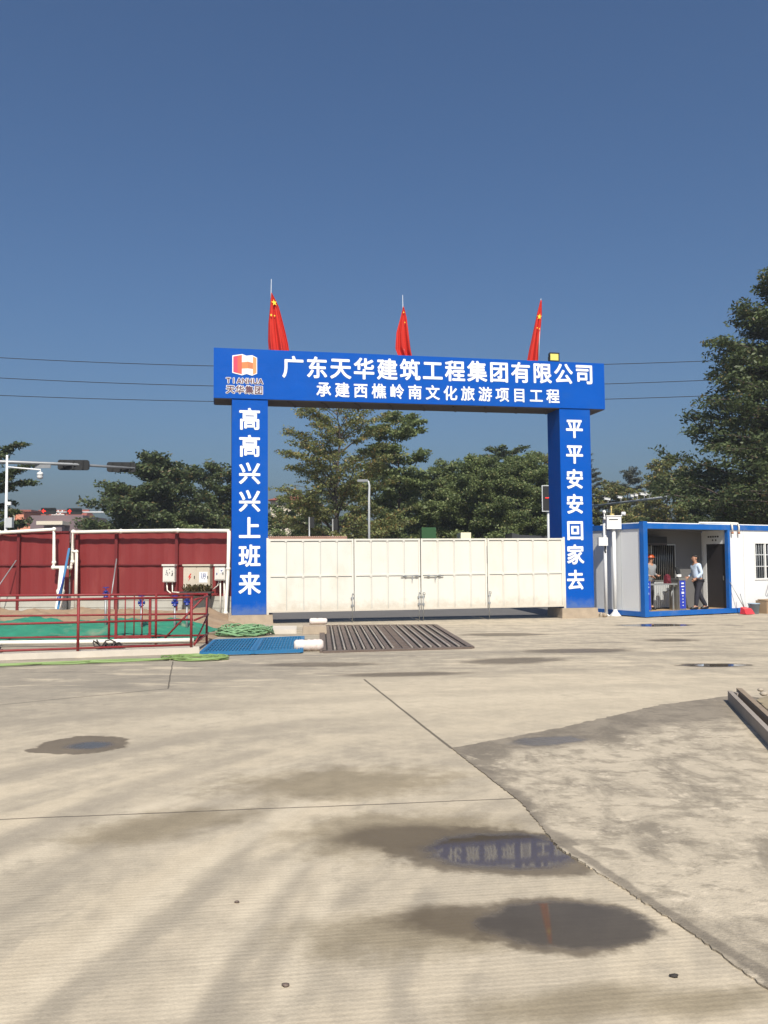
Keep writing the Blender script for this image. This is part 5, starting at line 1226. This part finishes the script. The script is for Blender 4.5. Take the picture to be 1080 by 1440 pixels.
mb = MB(); x0, x1 = hx(376, 85, o_), hx(434, 85, o_); mb.add([(x0, -.5, 7.91), (x1, -.5, 7.91), (x1, 7.5, 7.91), (x0, 7.5, 7.91), (x0 + 1, 3.5, 8.6), (x1 - 1, 3.5, 8.6)], [(0, 1, 5, 4), (2, 3, 4, 5), (1, 2, 5), (3, 0, 4), (3, 2, 1, 0)]); mb.build('roof', M['tile_red'], ch_)
windows('w', ch_, [(hx(388, 85, o_), 5.3, hx(398, 85, o_), 7), (hx(408, 85, o_), 5.3, hx(418, 85, o_), 7), (hx(388, 85, o_), 2, hx(398, 85, o_), 4), (hx(412, 85, o_), 2, hx(418, 85, o_), 4)], 0.0)
pbw = MB(); a_, b_ = at(370, 756, 42), at(488, 754.5, 42)
pbw.span((a_.x, 42, -.03), (b_.x, 42.3, a_.z))
for i in range(40): pbw.box((lerp(a_.x, b_.x, (i + .5) / 40), 42.15, a_.z + 0.03), (0.08, 0.34, 0.06))
tag(pbw.build('brick_wall', M['pinkbrick']), 'pale pink brick wall top showing above the left gate leaf', 'wall')

def wheel(mbp, x, y, t):
    w = MB(); w.lathe((x, y, 0.48), [(0.30, -.13), (.46, -.13), (.48, -.08), (.48, .08), (.46, .13), (.30, .13)], 18, rot=Matrix.Rotation(R(90), 3, 'X')); wo = w.build('wheel', M['black'], t)
    w = MB(); w.lathe((x, y, 0.48), [(0.05, -.15), (.22, -.135), (.29, -.10), (.29, .10), (.22, .135)], 14, rot=Matrix.Rotation(R(90), 3, 'X')); w.build('rim', M['grey_steel'], wo)
def lorry(px, Y, label, body_m, cab_m, L, H, cabfirst):
    t = thing('lorry', label, 'lorry', (at(px, 750, Y).x, Y, -0.02))
    mb = MB(); mb.span((0, 0, 0.9), (L, 2.3, H)); mb.span((0, .3, 0.6), (L + 1.9, 2.0, 0.88)); mb.build('cargo_box', body_m, t)
    mb = MB(); mb.prism([(L + .12, .62), (L + 1.95, .62), (L + 1.95, 1.6), (L + 1.55, min(2.75, H)), (L + .12, min(2.75, H))], (0, 2.25, 0), (1, 0, 0), (0, 0, 1), 2.2); c = mb.build('cab', cab_m, t)
    mb = MB(); mb.prism([(L + .75, 1.55), (L + 1.75, 1.55), (L + 1.5, 2.4), (L + .75, 2.4)], (0, 0.045, 0), (1, 0, 0), (0, 0, 1), 0.02); mb.build('side_window', M['window'], c)
    for x in (0.8, L + 1.0): wheel(None, x, 0.16, t); wheel(None, x, 2.14, t)
    return t
lorry(593, 41.5, 'green lorry body showing above the middle of gate', M['lorry_green'], M['black'], 0.72, 3.36, True)
lorry(648, 41, 'cream lorry standing behind the gate, roof in the sun', M['cream_paint'], M['cream_paint'], 0.5, 3.08, True)
tr_ = thing('trailer', 'long trailer under dark tarpaulin behind the right gate leaf', 'trailer', (at(720, 750, 41).x, 41, -0.02))
L_ = 2.6
mb = MB(); mb.prism([(0, 1.0), (L_, 1.0), (L_, 2.86), (1.5, 2.9), (.4, 2.95), (0, 3.05)], (0, 2.3, 0), (1, 0, 0), (0, 0, 1), 2.3); mb.build('tarpaulin', M['tarp'], tr_)
mb = MB(); mb.span((0, .1, .7), (L_, 2.2, .98)); mb.build('bed', M['grey_steel'], tr_)
for x in (0.7, 1.9): wheel(None, x, 0.16, tr_); wheel(None, x, 2.14, tr_)

# ------------------------------------------------------------------ trees
def leaves_mesh(name, pts, size, asp, m, parent, rng, up=0.5):
    n = len(pts)
    nrm = rng.normal(size=(n, 3)); nrm[:, 2] = np.abs(nrm[:, 2]) + up; nrm /= np.linalg.norm(nrm, axis=1)[:, None]
    tv = rng.normal(size=(n, 3)); tv -= nrm * (tv * nrm).sum(1)[:, None]; tv /= np.linalg.norm(tv, axis=1)[:, None]
    bv = np.cross(nrm, tv); s = size * rng.uniform(0.6, 1.3, n)[:, None]
    a = pts - tv * s * .5; b = pts + bv * s * asp * .5; c = pts + tv * s * .5 - nrm * s * .12; d = pts - bv * s * asp * .5
    v = np.stack([a, b, c, d], 1).reshape(-1, 3)
    me = bpy.data.meshes.new(name)
    me.vertices.add(n * 4); me.vertices.foreach_set('co', v.astype(np.float32).ravel())
    me.loops.add(n * 4); me.loops.foreach_set('vertex_index', np.arange(n * 4, dtype=np.int32))
    me.polygons.add(n); me.polygons.foreach_set('loop_start', np.arange(0, n * 4, 4, dtype=np.int32))
    me.update(calc_edges=True); me.materials.append(m)
    o = bpy.data.objects.new(name, me); COL.objects.link(o); o.parent = parent; return o

def tree(label, x, y, H, Rr, prof, seed, n_limb=34, base=0.25, clump=0.6, flat=0.45, per=60, leaf=0.24, asp=0.55, m='leaf_mid', bark='bark', tr=0.16, rise=0.12, tiers=None, lean=0.0, name='tree', inner=0.35, tj=0.03):
    rng = np.random.default_rng(seed); t = thing(name, label, 'tree', (x, y, -0.03))
    mb = MB(); N_ = 9; tp = []
    for i in range(N_):
        z = H * 0.94 * i / (N_ - 1); tp.append(Vector((lean * z + 0.02 * H * math.sin(i * 1.3 + seed) * (i / N_), 0.02 * H * math.cos(i * 1.7 + seed) * (i / N_), z)))
    mb.tube(tp, [tr * (1 - 0.88 * i / (N_ - 1)) for i in range(N_)], 9)
    def axis(z):
        f = max(0, min(N_ - 1.001, z / (H * .94) * (N_ - 1))); i = int(f); return tp[i].lerp(tp[i + 1], f - i)
    cl = []
    for i in range(n_limb):
        f = base + (1 - base) * ((i + rng.uniform(0, .8)) / n_limb)
        if tiers: f = base + (1 - base) * (round((f - base) / (1 - base) * tiers) / tiers) + rng.normal() * tj
        f = min(f, 1.0); az = i * 2.39996 + rng.uniform(-.5, .5)
        Ln = Rr * float(np.interp(f, [q[0] for q in prof], [q[1] for q in prof])) * rng.uniform(.68, 1.08)
        z1 = f * H; z0 = max(base * H * .75, z1 - Ln * (.35 + rise)); st = axis(min(z0, H * .92))
        d = Vector((math.cos(az), math.sin(az), 0)); e = Vector((axis(min(z1, H * .92)).x, axis(min(z1, H * .92)).y, 0)) + d * Ln + Vector((0, 0, z1))
        mid = st.lerp(e, .5) + Vector((0, 0, Ln * .08)) + Vector(rng.normal(size=3) * Ln * .04)
        path = [st, st.lerp(mid, .5) + Vector((0, 0, Ln * .03)), mid, mid.lerp(e, .55) + Vector((0, 0, Ln * .02)), e]
        rr = tr * (0.42 * (1 - f * .75) + .05)
        mb.tube(path, [rr, rr * .8, rr * .6, rr * .4, rr * .15], 5, False)
        def on(s):
            q = s * 4; k_ = min(3, int(q)); return path[k_].lerp(path[k_ + 1], q - k_)
        s = inner
        while s < 1.02:
            p = on(min(s, 1)); cl.append((p, clump * rng.uniform(.6, 1.15) * (1.1 - .3 * s)))
            if Ln > 1.0:
                sd = Vector((-d.y, d.x, 0)) * (1 if rng.random() < .5 else -1)
                tw = Ln * .34 * rng.uniform(.5, 1.1) * (1.15 - .5 * s)
                q = p + (sd * .85 + d * .55).normalized() * tw + Vector((0, 0, tw * rng.uniform(0, .25)))
                mb.tube([p, p.lerp(q, .5) + Vector((0, 0, .03)), q], [rr * .35, rr * .25, rr * .1], 4, False)
                cl.append((q, clump * rng.uniform(.55, 1.0))); cl.append((p.lerp(q, .6), clump * rng.uniform(.4, .8)))
            s += max(.10, clump * .62 / max(Ln, .3))
    cl.append((axis(H * .93), clump * .8))
    mb.build('trunk', M[bark], t)
    ps = []
    for p, r in cl:
        k_ = max(6, int(per * (r / clump) ** 2)); u = rng.normal(size=(k_, 3)); u /= np.linalg.norm(u, axis=1)[:, None]
        u *= (rng.random(k_) ** .5)[:, None] * r; u[:, 2] *= flat; ps.append(u + np.array(p))
    leaves_mesh('crown', np.concatenate(ps), leaf, asp, M[m], t, rng)
    return t

CONE = [(0, .3), (.15, .85), (.3, 1.0), (.55, .75), (.8, .42), (1, .08)]
UMB = [(0, .35), (.3, .8), (.6, 1.0), (.85, .8), (1, .35)]
DOME = [(0, .7), (.3, 1.0), (.6, .95), (.85, .65), (1, .2)]
SLIM = [(0, .5), (.3, 1), (.7, .7), (1, .1)]
def tx(px, Y): return (px - 540) / FPX * Y
def tz(py, Y): return CAM_H + (788 - py) / FPX * Y
# big tiered tree at the right edge
def T(label, px, Y, py, Rr, prof, seed, *a, **kw): return tree(label, tx(px, Y), Y, tz(py, Y), Rr, prof, seed, *a, **kw)
T('giant dark tiered tree towering over the cabin at right', 1130, 42, 368, 7.0, [(0, .28), (.16, .46), (.24, .82), (.32, 1.0), (.45, .86), (.6, .68), (.75, .56), (.88, .42), (1, .15)], 21, 190, .14, .80, .55, 72, .23, .5, 'leaf_dark', tr=.30, tiers=12, name='big_tree', inner=.2, tj=.02)
T('broad dark layered tree behind the red hoarding', 218, 58, 638, 4.7, [(0, .8), (.25, 1.0), (.5, .95), (.75, .75), (.92, .5), (1, .25)], 5, 84, .18, .85, .6, 84, .28, .55, 'leaf_dark', tr=.24, tiers=6, name='broad_tree', tj=.04)
T('dark tree between the broad tree and left pillar', 306, 62, 646, 3.0, DOME, 6, 44, .2, .75, .6, 70, .28, .55, 'leaf_dark', tr=.18, name='broad_tree')
T('tree at the left edge behind the camera pole', -24, 46, 620, 2.9, [(0, .6), (.3, .9), (.6, .85), (.85, 1.0), (1, .8)], 8, 44, .2, .5, .4, 60, .22, .5, 'leaf_dark', tr=.16, tiers=6, name='street_tree')
T('sparse yellowing tree with bare limbs behind the left gate leaf', 474, 48, 553, 4.5, [(0, .75), (.25, 1.0), (.5, .95), (.8, .8), (1, .45)], 12, 60, .28, .52, .42, 44, .18, .5, 'leaf_olive', tr=.17, tiers=8, rise=.25, name='sparse_tree', tj=.03)
T('green umbrella crowned tree right of the sparse yellowing tree', 562, 52, 574, 2.6, [(0, .7), (.35, .7), (.55, .6), (.8, 1.0), (1, .55)], 14, 38, .32, .55, .5, 64, .24, .55, 'leaf_mid', tr=.15, tiers=6, lean=-.012, name='street_tree')
T('round bushy tree behind the middle of gate', 630, 55, 646, 3.3, DOME, 15, 70, .12, .52, .8, 150, .16, .6, 'leaf_mid', tr=.16, name='bushy_tree')
T('round bushy tree around the dark trunk behind the gate', 672, 52, 640, 3.2, DOME, 16, 70, .16, .52, .8, 150, .16, .6, 'leaf_mid', tr=.19, name='bushy_tree')
T('bushy tree just left of the right pillar', 738, 54, 636, 3.5, DOME, 17, 72, .12, .52, .8, 150, .16, .6, 'leaf_mid', tr=.17, name='bushy_tree')
T('dark flat topped tree peaking above the bushy trees', 712, 66, 628, 3.4, [(0, .6), (.4, .9), (.75, 1.0), (.92, .8), (1, .5)], 18, 44, .35, .62, .4, 66, .26, .5, 'leaf_dark', tr=.17, tiers=6, name='street_tree')
T('olive tree crown touching the left face of right pillar', 774, 62, 634, 2.3, DOME, 34, 36, .2, .6, .6, 66, .24, .55, 'leaf_olive', tr=.14, name='street_tree')
T('feathery grey conifer at the right edge of right pillar', 828, 72, 626, 2.3, SLIM, 19, 60, .15, .38, .35, 56, .26, .22, 'leaf_grey', tr=.14, name='conifer')
T('grey green tree between the conifer and camera mast', 886, 80, 655, 2.6, DOME, 22, 38, .2, .55, .5, 60, .28, .4, 'leaf_grey', tr=.14, name='street_tree')
T('yellow green tree behind the dust monitor', 858, 70, 676, 2.6, DOME, 23, 44, .12, .55, .6, 66, .22, .55, 'leaf_olive', tr=.13, name='bushy_tree')
T('yellow green tree behind the cabin roof with pale stems', 940, 68, 640, 3.6, [(0, .7), (.3, 1), (.6, .95), (.85, .6), (1, .25)], 24, 54, .2, .6, .6, 66, .24, .55, 'leaf_olive', 'bark_pale', tr=.13, rise=.4, name='bushy_tree')
T('dark tree left of the giant tree behind cabin', 1010, 66, 650, 3.2, DOME, 25, 44, .1, .66, .6, 70, .28, .5, 'leaf_dark', tr=.16, name='street_tree')
T('dark low tree right behind the cabin roof end', 1068, 58, 690, 3.0, DOME, 26, 36, .08, .6, .55, 60, .26, .5, 'leaf_dark', tr=.16, name='street_tree')
T('dim tree behind the sparse tree at the left pillar', 398, 66, 694, 2.3, DOME, 27, 30, .1, .6, .55, 50, .26, .5, 'leaf_mid', tr=.14, name='street_tree')
T('dim tree behind the white street lamp', 530, 68, 652, 3.2, DOME, 28, 44, .1, .66, .65, 70, .26, .5, 'leaf_mid', tr=.16, name='street_tree')
T('dim tree in the background behind the sparse trunk', 452, 72, 672, 3.0, DOME, 29, 36, .1, .66, .6, 60, .28, .5, 'leaf_dark', tr=.16, name='street_tree')
T('dark background tree behind the cream lorry', 690, 70, 690, 4.4, DOME, 30, 44, .06, .7, .55, 56, .3, .5, 'leaf_dark', tr=.16, name='street_tree')
T('dark background tree behind the green lorry', 590, 72, 672, 3.8, DOME, 31, 42, .06, .7, .6, 66, .28, .5, 'leaf_mid', tr=.16, name='street_tree')
T('small dark bush at the foot of salmon house', 20, 70, 734, 1.6, DOME, 32, 22, .05, .45, .6, 46, .26, .5, 'leaf_dark', tr=.08, name='bush')
T('dark bushes behind hoarding under the broad tree', 262, 50, 732, 2.6, DOME, 33, 26, .05, .5, .6, 46, .25, .5, 'leaf_mid', tr=.08, name='bush')

def hedge(label, px0, px1, Y, h, seed, m):
    rng = np.random.default_rng(seed); t = thing('hedge', label, 'hedge', (0, Y, -0.03)); n = int(abs(px1 - px0) * 220)
    x0, x1 = tx(px0, Y), tx(px1, Y)
    p = np.stack([rng.uniform(x0, x1, n), rng.uniform(-.8, .8, n), h * rng.random(n) ** .8], 1)
    p[:, 2] *= 0.8 + 0.25 * np.sin(p[:, 0] * 1.1) * np.sin(p[:, 0] * 2.7 + 1)
    leaves_mesh('foliage', p, .26, .5, M[m], t, rng)
    mb = MB()
    for i in range(int((x1 - x0) / .8)): mb.tube([(x0 + .4 + i * .8, 0, 0), (x0 + .4 + i * .8 + .1, .05, h * .7)], [.04, .02], 5)
    mb.build('stem', M['bark'], t)
hedge('dark hedge far behind the gate under the trees', 372, 800, 76, 4.2, 41, 'leaf_dark')
hedge('dark hedge behind the site cabin', 820, 1120, 60, 4.6, 42, 'leaf_dark')
hedge('dark hedge behind the red hoarding', 100, 330, 72, 4.4, 43, 'leaf_dark')

# ------------------------------------------------------------------ air
hz = MB(); hz.span((-180, -14, -1.0), (180, 220, 19.0))
hm = bpy.data.materials.new('pale air'); hm.use_nodes = True; ht = hm.node_tree
ht.nodes.remove(ht.nodes['Principled BSDF'])
pv = ht.nodes.new('ShaderNodeVolumePrincipled'); pv.inputs['Color'].default_value = (0.86, 0.90, 0.96, 1); pv.inputs['Density'].default_value = HAZE; pv.inputs['Anisotropy'].default_value = 0.2
ht.links.new(pv.outputs[0], ht.nodes['Material Output'].inputs['Volume'])
ho = hz.build('haze', hm); ho['kind'] = 'stuff'
